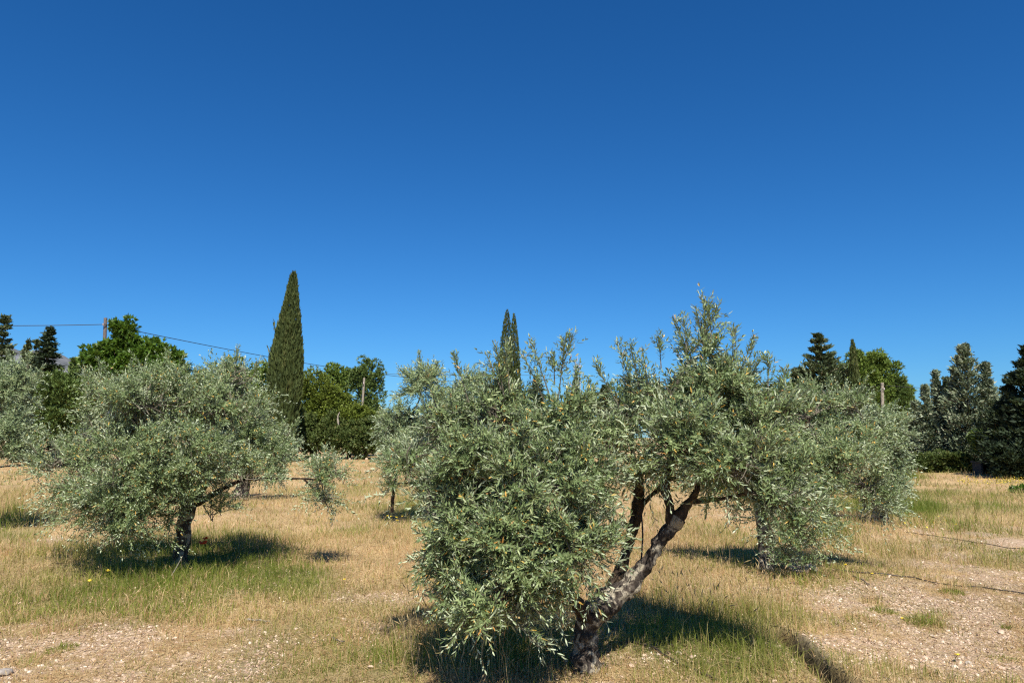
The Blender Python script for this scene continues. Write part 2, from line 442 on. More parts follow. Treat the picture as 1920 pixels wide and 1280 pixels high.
# ground: pinkish stony soil, straw litter and low green growth, steered by the mesh's own fields
def ground_mat():
    m, nt, N, L, P = new_mat("stony_meadow_soil")
    tc = N.new("ShaderNodeTexCoord")
    def noise(sc, det=4, rough=0.55):
        n = N.new("ShaderNodeTexNoise"); n.inputs['Scale'].default_value = sc; n.inputs['Detail'].default_value = det; n.inputs['Roughness'].default_value = rough
        L.new(tc.outputs['Object'], n.inputs['Vector']); return n.outputs['Fac']
    def mixc(f, a, b, blend='MIX'):
        x = N.new("ShaderNodeMix"); x.data_type = 'RGBA'; x.blend_type = blend
        if isinstance(f, float): x.inputs['Factor'].default_value = f
        else: L.new(f, x.inputs['Factor'])
        L.new(a, x.inputs['A']); L.new(b, x.inputs['B']); return x.outputs['Result']
    def rp(f, st):
        r = ramp(N, st); L.new(f, r.inputs[0]); return r.outputs[0]
    fine, midn, big = noise(42, 6, 0.7), noise(6, 5), noise(0.5, 4)
    soil = rp(fine, [(0.30, (0.11, 0.07, 0.042)), (0.47, (0.37, 0.265, 0.17)), (0.68, (0.58, 0.445, 0.31))])
    vo = N.new("ShaderNodeTexVoronoi"); vo.inputs['Scale'].default_value = 34; vo.inputs['Randomness'].default_value = 1
    L.new(tc.outputs['Object'], vo.inputs['Vector'])
    peb = rp(vo.outputs['Color'], [(0.0, (0.30, 0.20, 0.145)), (0.6, (0.52, 0.39, 0.29)), (1.0, (0.74, 0.61, 0.48))])
    pm = rp(vo.outputs['Distance'], [(0.25, (1, 1, 1)), (0.42, (0, 0, 0))])
    soil = mixc(pm, soil, peb)
    straw = rp(noise(26, 6, 0.75), [(0.32, (0.16, 0.10, 0.05)), (0.5, (0.43, 0.30, 0.15)), (0.68, (0.60, 0.46, 0.26))])
    reddish = rp(noise(17, 5, 0.7), [(0.3, (0.26, 0.13, 0.06)), (0.7, (0.46, 0.29, 0.14))])
    straw = mixc(rp(midn, [(0.5, (0, 0, 0)), (0.68, (0.8, 0.8, 0.8))]), straw, reddish)
    green = rp(fine, [(0.3, (0.045, 0.06, 0.015)), (0.7, (0.16, 0.19, 0.05))])
    ab, ag = attr(N, "bare"), attr(N, "green")
    c = mixc(rp(ab.outputs['Fac'], [(0.12, (0.12, 0.12, 0.12)), (0.6, (1, 1, 1))]), straw, soil)
    c = mixc(rp(ag.outputs['Fac'], [(0.1, (0, 0, 0)), (0.9, (0.85, 0.85, 0.85))]), c, green)
    c = mixc(1.0, c, rp(big, [(0.3, (0.86, 0.86, 0.84)), (0.7, (1.1, 1.08, 1.04))]), 'MULTIPLY')
    af = attr(N, "furrow_shade")
    dk = N.new("ShaderNodeRGB"); dk.outputs[0].default_value = (0.022, 0.015, 0.010, 1)  # soil colour darkened to paint in the shade of the trench
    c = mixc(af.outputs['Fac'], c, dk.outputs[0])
    L.new(c, P.inputs['Base Color'])
    P.inputs['Roughness'].default_value = 0.95; P.inputs['Specular IOR Level'].default_value = 0.1
    b = N.new("ShaderNodeBump"); b.inputs['Strength'].default_value = 0.9; b.inputs['Distance'].default_value = 0.03
    ad = N.new("ShaderNodeMath"); ad.operation = 'ADD'
    L.new(fine, ad.inputs[0]); L.new(midn, ad.inputs[1])
    L.new(ad.outputs[0], b.inputs['Height']); L.new(b.outputs[0], P.inputs['Normal'])
    return m

# ------------------------------------------------------------------ ground sheet and far hills
def build_ground():
    r = np.concatenate([[0.0], np.geomspace(0.6, 120, 300), np.geomspace(135, 4500, 22)])
    th = np.concatenate([np.linspace(radians(40), radians(140), 420), np.linspace(radians(147), radians(393), 36)])
    R, T = np.meshgrid(r, th, indexing='ij')
    x, y = R * np.cos(T), R * np.sin(T)
    z = gz(x, y)
    n, k = x.shape
    idx = np.arange(n * k).reshape(n, k)
    a, b = idx[:-1], idx[1:]
    f = np.stack([a, b, np.roll(b, -1, 1), np.roll(a, -1, 1)], -1).reshape(-1, 4)
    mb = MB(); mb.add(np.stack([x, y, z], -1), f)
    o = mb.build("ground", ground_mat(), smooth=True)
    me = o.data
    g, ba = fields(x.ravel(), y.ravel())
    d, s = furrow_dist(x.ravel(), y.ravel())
    fu = np.exp(-(d / 0.064) ** 6) * np.clip((6.5 - y.ravel()) / 0.8, 0, 1)  # mask of the painted shade along the trench
    for nm, val in (("green", g), ("bare", ba), ("furrow_shade", fu)):
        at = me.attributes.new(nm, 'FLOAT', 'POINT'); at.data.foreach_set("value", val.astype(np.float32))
    tag(o, kind='structure')
build_ground()

def build_mountain():
    m, nt, N, L, P = new_mat("bare_mountain_rock")
    tc = N.new("ShaderNodeTexCoord"); n = N.new("ShaderNodeTexNoise"); n.inputs['Scale'].default_value = 0.02; n.inputs['Detail'].default_value = 7; n.inputs['Roughness'].default_value = 0.65
    L.new(tc.outputs['Object'], n.inputs['Vector'])
    rr = ramp(N, [(0.35, (0.055, 0.062, 0.065)), (0.52, (0.11, 0.115, 0.125)), (0.68, (0.18, 0.175, 0.18))]); L.new(n.outputs['Fac'], rr.inputs[0])
    L.new(rr.outputs[0], P.inputs['Base Color']); P.inputs['Roughness'].default_value = 1
    D = 1500.0
    prof = [(-260, 640), (-160, 622), (-80, 640), (-20, 642), (12, 646), (32, 656), (60, 658), (88, 657), (108, 660), (122, 668), (136, 680), (150, 692), (165, 712), (185, 745), (215, 775), (260, 795), (350, 805), (800, 815)]
    px = np.linspace(-260, 800, 160); py = np.interp(px, *zip(*prof))
    py = py + (fbm(px / 14, px * 0, 77, 4) - 0.5) * 7
    top = PT(px, py, D)
    rows = []
    for t in np.linspace(0, 1, 26):
        p = top.copy()
        p[:, 1] = D - 620 * (1 - t)
        p[:, 0] = top[:, 0] * (p[:, 1] / D) ** 0.3
        zz = top[:, 2] * (t ** 1.15)
        zz = zz + 22 * (fbm(p[:, 0] / 55, p[:, 1] / 55, 91, 5) - 0.5) * np.sin(pi * t) * (top[:, 2] / 150)
        p[:, 2] = zz - 2 * (1 - t)
        rows.append(p)
    for t in np.linspace(0.15, 1, 6):                       # far side
        p = top.copy(); p[:, 1] = D + 700 * t; p[:, 2] = top[:, 2] * (1 - t) - 2 * t
        rows.append(p)
    g = np.array(rows); nr, k = g.shape[:2]
    idx = np.arange(nr * k).reshape(nr, k)
    f = np.stack([idx[:-1, :-1], idx[:-1, 1:], idx[1:, 1:], idx[1:, :-1]], -1).reshape(-1, 4)
    mb = MB(); mb.add(g, f)
    tag(mb.build("mountain", m, smooth=True), kind='structure')
build_mountain()

# ------------------------------------------------------------------ leaves and twigs
G3 = np.array([0, 0, -1.0])

def rand_unit(rng, n):
    return nrm(rng.normal(size=(n, 3)))

def perp(d, rng):
    u = nrm(np.cross(d, rand_unit(rng, len(d))))
    return u, np.cross(d, u)

def add_leaves(mb, rng, base, dirv, nor, length, width, tint, detail):
    b = nrm(np.cross(dirv, nor)); nor = np.cross(b, dirv)
    l, w = length[:, None], width[:, None]
    curl = rng.uniform(-0.10, 0.16, (len(base), 1)) * l
    n = len(base); i = np.arange(n)[:, None]
    if detail:
        v = np.stack([base,
                      base + dirv * l * 0.32 + b * w * 0.9 + nor * w * 0.25, base + dirv * l * 0.32 - b * w * 0.9 + nor * w * 0.25,
                      base + dirv * l * 0.68 + b * w * 0.75 - nor * curl * 0.35, base + dirv * l * 0.68 - b * w * 0.75 - nor * curl * 0.35,
                      base + dirv * l - nor * curl], 1).reshape(-1, 3)
        f = np.concatenate([i * 6 + np.array([[0, 1, 2]]), i * 6 + np.array([[2, 1, 3]]), i * 6 + np.array([[2, 3, 4]]), i * 6 + np.array([[4, 3, 5]])])
        t = np.tile(tint, 4)
    else:
        v = np.stack([base, base + dirv * l * 0.45 + b * w * 1.05 + nor * w * .2, base + dirv * l * 0.45 - b * w * 1.05 + nor * w * .2, base + dirv * l - nor * curl], 1).reshape(-1, 3)
        f = np.concatenate([i * 4 + np.array([[0, 1, 2]]), i * 4 + np.array([[2, 1, 3]])])
        t = np.tile(tint, 2)
    mb.add(v, f, t)

def add_sprigs(mb, rng, o, d, L, nl, ll, lw, droop, detail, tshift=None):
    """twigs with opposite pairs of lance-shaped leaves; upper faces look towards the twig tip"""
    N = len(o)
    u, w = perp(d, rng)
    ph = rng.uniform(0, 2 * pi, N)
    base_t = rng.uniform(0, 1, N) * 0.5
    for j in range(nl):
        t = (j + 0.8 + rng.uniform(-.25, .25, N)) / nl
        pos = o + d * (L * t)[:, None] + G3 * (droop * L * t * t)[:, None]
        T = nrm(d + G3 * (2 * droop * t)[:, None])
        a = ph + j * pi / 2 + rng.normal(0, .25, N)
        side = np.cos(a)[:, None] * u + np.sin(a)[:, None] * w
        side = nrm(side - T * np.sum(side * T, 1, keepdims=True))
        for s in (1, -1):
            al = rng.normal(radians(50 - 22 * j / nl), 0.22, N)
            dirv = nrm(T * np.cos(al)[:, None] + side * (s * np.sin(al))[:, None] + rng.normal(0, .10, (N, 3)))
            nor = nrm(T * np.sin(al)[:, None] - side * (s * np.cos(al))[:, None])
            ln = ll * rng.uniform(0.65, 1.2, N) * (1 - 0.25 * abs(2 * t - 0.9))
            tint = np.clip(base_t * 0.9 + rng.uniform(0, 0.5, N), 0, 0.94)
            odd = rng.uniform(0, 1, N) < 0.03
            tint = np.where(odd, rng.uniform(0.955, 1, N), tint)
            add_leaves(mb, rng, pos, dirv, nor, ln, lw * rng.uniform(.8, 1.2, N), tint, detail)

def add_stems(mb, rng, o, d, L, droop, r0, segs=2):
    """three-sided twig stems, vectorised"""
    N = len(o)
    u, w = perp(d, rng)
    rings = []
    for k in range(segs + 1):
        t = k / segs
        c = o + d * (L * t)[:, None] + G3 * (droop * L * t * t)[:, None]
        r = r0 * (1 - 0.75 * t)
        rings.append(np.stack([c + r * (cos(q) * u + sin(q) * w) for q in (0, 2.094, 4.189)], 1))
    v = np.stack(rings, 1).reshape(-1, 3)            # N, segs+1, 3
    i = np.arange(N)[:, None] * 3 * (segs + 1)
    fs = []
    for k in range(segs):
        for q in range(3):
            q2 = (q + 1) % 3
            fs.append(i + np.array([[3 * k + q, 3 * k + q2, 3 * k + 3 + q2, 3 * k + 3 + q]]))
    mb.add(v, np.concatenate(fs), 0.5)

def link_stems(mb, rng, a, b, r0, sag=0.06, segs=4):
    """bent thin branches from points a to points b"""
    N = len(a)
    d = b - a; L = np.linalg.norm(d, axis=1); dn = nrm(d)
    u, w = perp(dn, rng)
    off = rng.normal(0, 0.10, (N, 1)) * L[:, None] * u + rng.normal(0, .08, (N, 1)) * L[:, None] * w + np.array([0, 0, 1]) * (sag * L)[:, None]
    rings = []
    for k in range(segs + 1):
        t = k / segs
        c = a + d * t + off * (4 * t * (1 - t))
        r = r0 * (1 - 0.7 * t)
        rings.append(np.stack([c + r * (cos(q) * u + sin(q) * w) for q in (0, 1.571, 3.142, 4.712)], 1))
    v = np.stack(rings, 1).reshape(-1, 3)
    i = np.arange(N)[:, None] * 4 * (segs + 1)
    fs = []
    for k in range(segs):
        for q in range(4):
            q2 = (q + 1) % 4
            fs.append(i + np.array([[4 * k + q, 4 * k + q2, 4 * k + 4 + q2, 4 * k + 4 + q]]))
    mb.add(v, np.concatenate(fs), 0.5)

def olive(label, base_px, depth, clumps, nleaf, ll, lw, limbs, trunk, seed, detail=False, mat=None, shoots=(), group='olive trees of the grove', up=0.42, trim=12):
    """clumps: (px, py, extra depth m, rx px, ry px[, weight]) ; trunk / limbs: lists of (px, py, extra depth, radius m)"""
    rng = np.random.default_rng(seed)
    k = depth / FPX
    bx, by = PT(base_px, 640, depth)[0], depth
    b0 = np.array([bx, by, float(gz(bx, by))])
    clumps = [(c[0], c[1], c[2], max(c[3] - trim, c[3] * .55), max(c[4] - trim, c[4] * .55)) + tuple(c[5:]) for c in clumps]
    root = thing("olive_tree", label, "olive tree", b0, group)
    loc = lambda p: PT(p[0], p[1], depth + p[2]) - b0
    # trunk and limbs
    def wood(name, path, mat_, sides, seed_):
        mb = MB()
        pts = [loc(p) for p in path]; rad = [p[3] for p in path]
        add_tube(mb, pts, rad, sides, 9 if detail else 5, 0.55 if detail else 0.36, seed_)
        return mb.build(name, mat_, root, smooth=True)
    wood("trunk", trunk, M_bark, 22 if detail else 12, seed)
    for q, lb in enumerate(limbs):
        wood("limb", lb, M_limb, 14 if detail else 8, seed + 5 + q)
    ends = np.array([loc(lb[-1]) for lb in limbs] + [loc(trunk[-1])])
    leaf, stem = MB(), MB()
    spr_len, nl = (0.20, 8) if detail else (0.24, 7)
    per = nl * 2
    wts = np.array([c[3] * c[4] * (c[5] if len(c) > 5 else 1.0) for c in clumps]); wts = wts / wts.sum()
    for c, wt in zip(clumps, wts):
        cen = loc(c)
        R = np.array([c[3] * k, (c[3] + c[4]) * 0.5 * k, c[4] * k])
        nspr = max(10, int(nleaf * wt / per))
        nbr = max(4, nspr // 7)
        # branchlets through the volume of the bough, denser near its skin
        q = rand_unit(rng, nbr) * (rng.uniform(0.12, 1.0, (nbr, 1)) ** 0.5)
        bp = cen + q * R * 0.86
        # holes in the crown: some pockets stay empty
        pk = .6 * vnoise3(bp / (.34 if detail else .46) + 50, seed) + .4 * vnoise3(bp / (.15 if detail else .2) + 90, seed + 1)
        ok = pk > np.quantile(pk, .44)
        if ok.sum() < 3: ok[:] = True
        bp, q = bp[ok], q[ok]; nbr = len(bp)
        bd = nrm(q + np.array([0, 0, up]) + rng.normal(0, .38, (nbr, 3)))
        bl = rng.uniform(0.22, 0.42, nbr) * (1.0 if detail else 1.25)
        bdr = rng.uniform(0.05, 0.45, nbr)
        st = bp - bd * (bl * 0.5)[:, None]
        add_stems(stem, rng, st, bd, bl, bdr, 0.0042 if detail else 0.006, 3)
        near = ends[np.argmin(np.linalg.norm(ends[None] - st[:, None], axis=2), axis=1)]
        hub = cen + (near - cen) * 0.15
        sel = rng.uniform(0, 1, nbr) < (0.8 if detail else 0.45)
        link_stems(stem, rng, (hub + rng.normal(0, .05, (nbr, 3)))[sel], st[sel], 0.006 if detail else 0.009)
        e0 = ends[np.argmin(np.linalg.norm(ends - cen, axis=1))]
        link_stems(stem, rng, np.array([e0]), np.array([cen]), 0.016 if detail else 0.02, segs=6)
        # sprigs on the branchlets
        which = rng.integers(0, nbr, nspr)
        t = rng.uniform(0.15, 1.0, nspr)
        o = st[which] + bd[which] * (bl[which] * t)[:, None] + G3 * (bdr[which] * bl[which] * t * t)[:, None]
        d = nrm(bd[which] * 0.9 + rng.normal(0, .55, (nspr, 3)) + np.array([0, 0, up]))
        L = spr_len * rng.uniform(0.6, 1.25, nspr)
        dr = rng.uniform(0.0, 0.4, nspr)
        add_sprigs(leaf, rng, o, d, L, nl, ll, lw, dr, detail)
        if detail:
            add_stems(stem, rng, o, d, L, dr, 0.0018, 2)
    # long upright shoots above the crown: (px0, py0, px1, py1, extra depth)
    for (x0, y0, x1, y1, dd) in shoots:
        a, b = loc((x0, y0, dd)), loc((x1, y1, dd))
        Ls = np.linalg.norm(b - a)
        add_stems(stem, rng, a[None], nrm(b - a)[None], np.array([Ls]), np.array([0.0]), 0.006, 6)
        m = int(Ls / 0.022) + 4
        t = rng.uniform(0.1, 0.98, m)
        o = a + (b - a) * t[:, None]
        d = nrm(nrm(b - a)[None] * 1.0 + rng.normal(0, .5, (m, 3)) + np.array([0, 0, .35]))
        L = 0.15 * (1.15 - 0.55 * t) * rng.uniform(0.5, 1.2, m)
        add_sprigs(leaf, rng, o, d, L, 4, ll, lw, np.zeros(m) + 0.03, detail)
        add_sprigs(leaf, rng, a[None] + (b - a)[None] * .55, nrm(b - a)[None], np.array([Ls * .46]), 12, ll, lw, np.array([0.0]), detail)
    tag(leaf.build("crown", mat or M_olive, root), kind='stuff')
    tag(stem.build("twigs", M_twig, root), kind='stuff')
    return root

# ---- the near olive in front
A_CL = [(825, 800, .3, 80, 60), (925, 770, .2, 95, 70), (1035, 795, .0, 90, 70), (880, 885, -.3, 90, 85), (990, 905, -.4, 105, 95),
        (1090, 875, -.2, 75, 75), (870, 1000, -.4, 72, 80), (970, 1020, -.55, 95, 90), (1065, 1005, -.5, 80, 85), (846, 1100, -.4, 66, 52),
        (930, 1115, -.55, 85, 58), (985, 1090, -.5, 72, 62), (836, 1030, -.35, 50, 60), (830, 930, -.2, 58, 70), (1115, 945, .0, 42, 55), (770, 860, .25, 62, 42, .8), (1094, 1005, -.3, 42, 48),
        (1175, 770, .2, 62, 60), (1255, 735, .3, 80, 70), (1345, 735, .1, 90, 75), (1425, 790, .0, 80, 75), (1285, 825, -.2, 105, 70),
        (1385, 860, -.3, 95, 65), (1465, 870, .0, 60, 75), (1215, 860, .1, 55, 50), (1430, 930, -.2, 70, 48, .7), (1490, 955, -.1, 48, 60, .7),
        (1330, 655, .2, 55, 45, .8), (1130, 830, .1, 50, 60), (1320, 900, .1, 60, 35, .55), (880, 1150, -.5, 70, 36, .5), (945, 1150, -.5, 60, 34, .35), (1180, 895, .3, 45, 35, .8)]
A_TR = [(1096, 1264, 0, 0.122), (1098, 1243, 0, 0.092), (1101, 1215, 0, 0.079), (1103, 1180, 0, 0.079), (1115, 1148, 0, 0.088), (1140, 1128, .02, 0.081), (1172, 1104, .04, 0.065), (1205, 1066, .05, 0.058),
        (1225, 1035, .05, 0.050), (1248, 1000, .04, 0.045), (1272, 968, .02, 0.045)]
A_LM = [[(1262, 985, .03, .044), (1256, 945, .03, .036), (1248, 905, .05, .033), (1258, 860, .08, .028), (1255, 800, .12, .022), (1262, 745, .2, .014)],
        [(1268, 975, .02, .044), (1288, 948, .0, .034), (1306, 918, -.02, .027), (1308, 880, -.02, .023), (1345, 820, .0, .018), (1370, 760, .05, .012)],
        [(1298, 940, -.01, .018), (1345, 936, -.05, .014), (1400, 925, -.1, .010)],
        [(1120, 1150, .1, .060), (1150, 1095, .28, .046), (1172, 1045, .36, .042), (1184, 1000, .38, .047), (1196, 955, .38, .046), (1200, 920, .36, .036), (1190, 870, .3, .026), (1180, 800, .2, .014)],
        [(1200, 950, .37, .024), (1222, 928, .3, .019), (1248, 905, .2, .016)],
        [(1186, 985, .38, .022), (1160, 982, .3, .018), (1140, 968, .25, .012), (1130, 940, .2, .008)],
        [(1108, 1165, -.02, .045), (1075, 1120, -.15, .036), (1040, 1050, -.3, .03), (1000, 950, -.35, .022), (960, 860, -.2, .014)],
        [(1000, 950, -.35, .018), (930, 905, -.3, .014), (860, 860, -.1, .008)]]
A_SH = [(1320, 690, 1322, 558, .2), (1300, 680, 1262, 598, .25), (1290, 690, 1283, 600, .2), (1300, 660, 1345, 585, .2), (1370, 700, 1378, 616, .1), (1385, 700, 1412, 640, .1),
        (1440, 740, 1440, 672, 0), (1455, 760, 1470, 700, 0), (1190, 740, 1158, 645, .2), (1200, 730, 1182, 648, .2), (1160, 760, 1118, 688, .2), (1240, 690, 1236, 640, .25), (1215, 720, 1205, 660, .2),
        (1045, 760, 1062, 626, .1), (1030, 740, 1000, 650, .1), (1050, 700, 1074, 632, .1), (1040, 720, 1038, 664, .1), (945, 740, 930, 650, .2), (955, 735, 950, 655, .2), (940, 730, 912, 664, .2),
        (880, 760, 853, 668, .2), (820, 770, 800, 700, .3), (1100, 790, 1105, 715, .1), (1020, 750, 985, 672, .1), (1075, 760, 1082, 700, .1),
        (1335, 640, 1328, 570, .2), (1325, 660, 1305, 590, .22)]
olive("large grey-green olive tree in front with twisted dark trunk leaning right", 1100, 5.3, A_CL, 140000, .054, .0051, A_LM, A_TR, 11, True, M_olive, A_SH, trim=24)

# ---- olive at the left
B_CL = [(200, 805, 0, 92, 72), (285, 765, -.3, 100, 75), (420, 770, 0, 100, 75), (492, 820, .2, 54, 58), (108, 866, -.3, 66, 42), (150, 905, -.5, 66, 46, .8), (250, 885, -.8, 100, 85),
        (380, 850, -.6, 100, 75), (240, 955, -.8, 66, 54, 1.1), (300, 965, -.6, 42, 36, .6), (445, 885, -.2, 75, 42), (185, 935, -.6, 66, 55, 1.0), (330, 920, -.5, 60, 45, .7), (400, 950, -.2, 34, 34, .7),
        (200, 730, .2, 42, 32), (300, 712, .1, 60, 34), (445, 706, .1, 58, 36), (602, 888, 0, 36, 30, 1.9), (608, 924, 0, 22, 26, 1.9), (642, 884, 0, 20, 11, 1.2), (215, 995, -.8, 44, 28, .9)]
B_TR = [(336, 1066, 0, 0.128), (339, 1040, 0, 0.095), (345, 1010, 0, 0.081), (343, 985, 0, 0.085), (352, 962, 0, 0.089), (356, 940, 0, 0.072)]
B_LM = [[(346, 955, 0, .08), (340, 925, 0, .065), (300, 860, -.2, .045), (260, 800, -.2, .03), (230, 760, -.1, .02)],
        [(352, 955, 0, .085), (372, 925, .0, .06), (400, 880, 0, .045), (420, 800, 0, .03), (430, 740, 0, .02)],
        [(355, 950, .0, .05), (385, 935, -.1, .04), (420, 915, -.1, .026), (460, 899, -.05, .02), (520, 897, 0, .016), (570, 897, 0, .013), (598, 900, 0, .008)],
        [(330, 915, -.05, .05), (270, 900, -.5, .03), (200, 890, -.6, .02), (130, 860, -.3, .012)],
        [(568, 897, 0, .012), (585, 912, 0, .009), (604, 940, 0, .006)]]
B_SH = [(190, 720, 185, 675, .2), (310, 705, 318, 664, .1), (440, 700, 446, 656, .1), (470, 715, 486, 680, .1), (170, 730, 160, 694, .1), (250, 710, 246, 684, 0), (535, 820, 560, 790, .2), (70, 850, 45, 820, -.3)]
olive("round grey-green olive tree with short dark trunk, red poppies at its foot", 341, 9.6, B_CL, 138000, .054, .0058, B_LM, B_TR, 23, False, M_olive, B_SH, trim=6)

# ---- olive behind the front one, to the right
E_CL = [(1500, 790, 0, 85, 65), (1590, 805, .3, 80, 65), (1560, 880, -.3, 90, 70), (1625, 905, 0, 45, 55), (1640, 945, 0, 35, 30, .8), (1480, 900, -.2, 80, 75),
        (1505, 1000, -.6, 52, 50, .8), (1480, 1050, -.6, 48, 30, .6), (1400, 900, .5, 75, 60), (1330, 880, .6, 75, 50), (1540, 745, .1, 60, 35), (1600, 760, .2, 50, 35), (1440, 830, .3, 80, 70), (1540, 955, -.5, 45, 50, .7)]
E_TR = [(1436, 1068, 0, 0.117), (1438, 1040, 0, 0.094), (1436, 1000, 0, 0.090), (1428, 965, 0, 0.082), (1425, 930, 0, 0.070)]
E_LM = [[(1428, 950, 0, .07), (1440, 900, 0, .05), (1490, 840, 0, .03), (1520, 780, 0, .018)], [(1426, 950, 0, .06), (1400, 900, .2, .045), (1350, 870, .5, .025)],
        [(1430, 960, -.05, .05), (1480, 930, -.3, .035), (1560, 890, -.3, .02)]]
E_SH = [(1500, 745, 1497, 715, 0), (1560, 740, 1552, 712, 0), (1610, 750, 1618, 728, .2), (1640, 900, 1660, 872, 0), (1650, 940, 1678, 918, 0)]
olive("olive tree half hidden behind the right side of the large front olive", 1436, 9.0, E_CL, 86000, .054, .0058, E_LM, E_TR, 37, False, M_olive, E_SH)

# ---- further olives
F_CL = [(1650, 800, 0, 62, 50), (1672, 860, 0, 40, 50), (1620, 830, .2, 60, 60), (1660, 915, 0, 40, 35, .8), (1655, 945, -.2, 40, 26, .8), (1690, 800, 0, 25, 30, .7)]
olive("green bushy olive tree beside the bright green grass patch, right of the others", 1650, 14.0, F_CL, 36000, .074, .0082, [[(1650, 925, 0, .07), (1640, 870, 0, .05), (1630, 800, 0, .025)], [(1652, 920, 0, .06), (1672, 860, 0, .03)]],
      [(1650, 982, 0, .16), (1651, 950, 0, .13), (1650, 915, 0, .11)], 41, False, M_olive_far, [(1640, 760, 1636, 742, 0)])
G_CL = [(790, 722, 0, 62, 45), (742, 785, 0, 48, 55), (850, 762, .3, 75, 55), (765, 860, -.3, 58, 55), (835, 850, 0, 75, 65), (738, 905, -.2, 30, 25, .6), (885, 722, .2, 50, 35), (800, 900, 0, 60, 35, .6)]
olive("pale blue-grey olive tree behind the left side of the large front olive", 805, 14.5, G_CL, 62000, .072, .0078, [[(804, 915, 0, .07), (790, 860, 0, .05), (770, 780, 0, .025)], [(806, 915, 0, .06), (840, 840, 0, .03)], [(735, 960, -.1, .035), (737, 930, -.1, .03), (745, 880, -.1, .02), (765, 840, 0, .012)]],
      [(806, 978, 0, .17), (806, 950, 0, .13), (804, 905, 0, .12)], 43, False, M_olive_far, [(790, 700, 786, 664, 0), (815, 705, 818, 680, 0)])
D_CL = [(515, 835, 0, 50, 38), (550, 848, 0, 28, 30), (455, 860, 0, 60, 40), (500, 880, 0, 45, 28), (430, 820, .2, 60, 50)]
olive("small distant olive tree behind the right edge of the poppy olive", 455, 20.0, D_CL, 26000, .088, .0105, [[(455, 905, 0, .08), (470, 870, 0, .05), (510, 840, 0, .03)]],
      [(452, 934, 0, .22), (454, 915, 0, .18), (458, 890, 0, .14)], 47, False, M_olive_far)
C_CL = [(8, 740, 0, 60, 56), (-20, 720, .2, 70, 60), (-80, 760, 0, 80, 70), (24, 805, -.2, 40, 42), (0, 830, -.3, 60, 40), (-70, 840, 0, 60, 50), (38, 696, .1, 34, 28), (5, 850, -.3, 40, 22, .6)]
olive("pale olive tree cut off by the left edge of the picture", -45, 13.0, C_CL, 56000, .070, .0076, [[(-40, 930, 0, .08), (-20, 860, 0, .05), (30, 780, 0, .025)], [(-45, 930, 0, .07), (-70, 850, 0, .03)]],
      [(-45, 996, 0, .17), (-43, 960, 0, .14), (-42, 920, 0, .12)], 53, False, M_olive_far, [(50, 690, 56, 662, 0), (20, 690, 14, 662, 0), (66, 720, 78, 690, 0)])

# ------------------------------------------------------------------ background trees
def add_spray(mb, rng, pos, dirv, length, width, tint):
    """flat pointed spray of foliage (two triangles bent along the middle)"""
    n = len(pos)
    u, w = perp(dirv, rng)
    l, wd = length[:, None], width[:, None]
    v = np.stack([pos - dirv * l * .3, pos + u * wd + w * wd * .3, pos - u * wd + w * wd * .3, pos + dirv * l * .7], 1).reshape(-1, 3)
    i = np.arange(n)[:, None] * 4
    mb.add(v, np.concatenate([i + np.array([[0, 1, 2]]), i + np.array([[2, 1, 3]])]), np.tile(tint, 2))

def tree_root(name, label, cat, px, depth, group):
    x = PT(px, 640, depth)[0]
    b0 = np.array([x, depth, float(gz(x, depth)) - 0.03])
    return thing(name, label, cat, b0, group), b0

def trunk_part(root, pts, rad, mat=None, sides=8, seed=0):
    mb = MB(); add_tube(mb, pts, rad, sides, 4, 0.2, seed, freq=.3)
    mb.build("trunk", mat or M_trunk, root, smooth=True)

def cypress(label, px, py_top, depth, prof, seed, n, mat=None, tip_px=None, group='cypresses and conifers on the skyline', size=.5, strays=(), bot=820):
    """prof: (height fraction, half width px)"""
    root, b0 = tree_root("cypress_tree", label, "cypress", px, depth, group)
    rng = np.random.default_rng(seed)
    top = PT(tip_px or px, py_top, depth) - b0
    H = top[2]; k = depth / FPX
    ht, hw = zip(*prof)
    trunk_part(root, [np.array([0, 0, 0]), np.array([top[0] * .1, 0, H * .5]), np.array([top[0] * .8, 0, H * .95])], [.16, .11, .02])
    t = rng.uniform(0.02, 1, n * 3)
    keep = rng.uniform(0, 1, n * 3) < np.interp(t, ht, hw) / max(hw) + .04
    t = t[keep][:n]; n = len(t)
    az = rng.uniform(0, 2 * pi, n)
    lump = 0.72 + 0.36 * fbm(az * 3.2 + 5, t * H * .35, seed, 3) + 0.2 * fbm(az * 5 + 1, t * H * 1.6, seed + 9, 2)
    r = np.interp(t, ht, hw) * k * lump * np.where(rng.uniform(0, 1, n) < .75, rng.uniform(.82, 1.02, n), rng.uniform(.3, .85, n))
    cx = top[0] * t ** 1.5
    pos = np.stack([cx + r * np.cos(az), r * np.sin(az), t * H], -1)
    d = nrm(np.stack([np.cos(az) * .28, np.sin(az) * .28, np.ones(n)], -1) + rng.normal(0, .16, (n, 3)))
    mb = MB()
    s = size * rng.uniform(.6, 1.2, n) * np.clip(1.2 - t, .45, 1)
    add_spray(mb, rng, pos, d, s, s * .13 + .015, np.clip(rng.uniform(0, .75, n) ** 1.3 + .7 * np.clip(fbm(az * 2.5, t * H * .6, seed + 4, 3) - .48, 0, 1) * 2, 0, 1))
    for (x0, y0, x1, y1) in strays:
        a, b = PT(x0, y0, depth - .4) - b0, PT(x1, y1, depth - .4) - b0
        m = 26; tt = rng.uniform(0, 1, m)[:, None]
        add_spray(mb, rng, a + (b - a) * tt + rng.normal(0, .03, (m, 3)), nrm(np.repeat((b - a)[None], m, 0) + rng.normal(0, .1, (m, 3))), np.full(m, .28), np.full(m, .03), rng.uniform(.2, 1, m))
    tag(mb.build("crown", mat or M_cypress, root), kind='stuff')
    return root

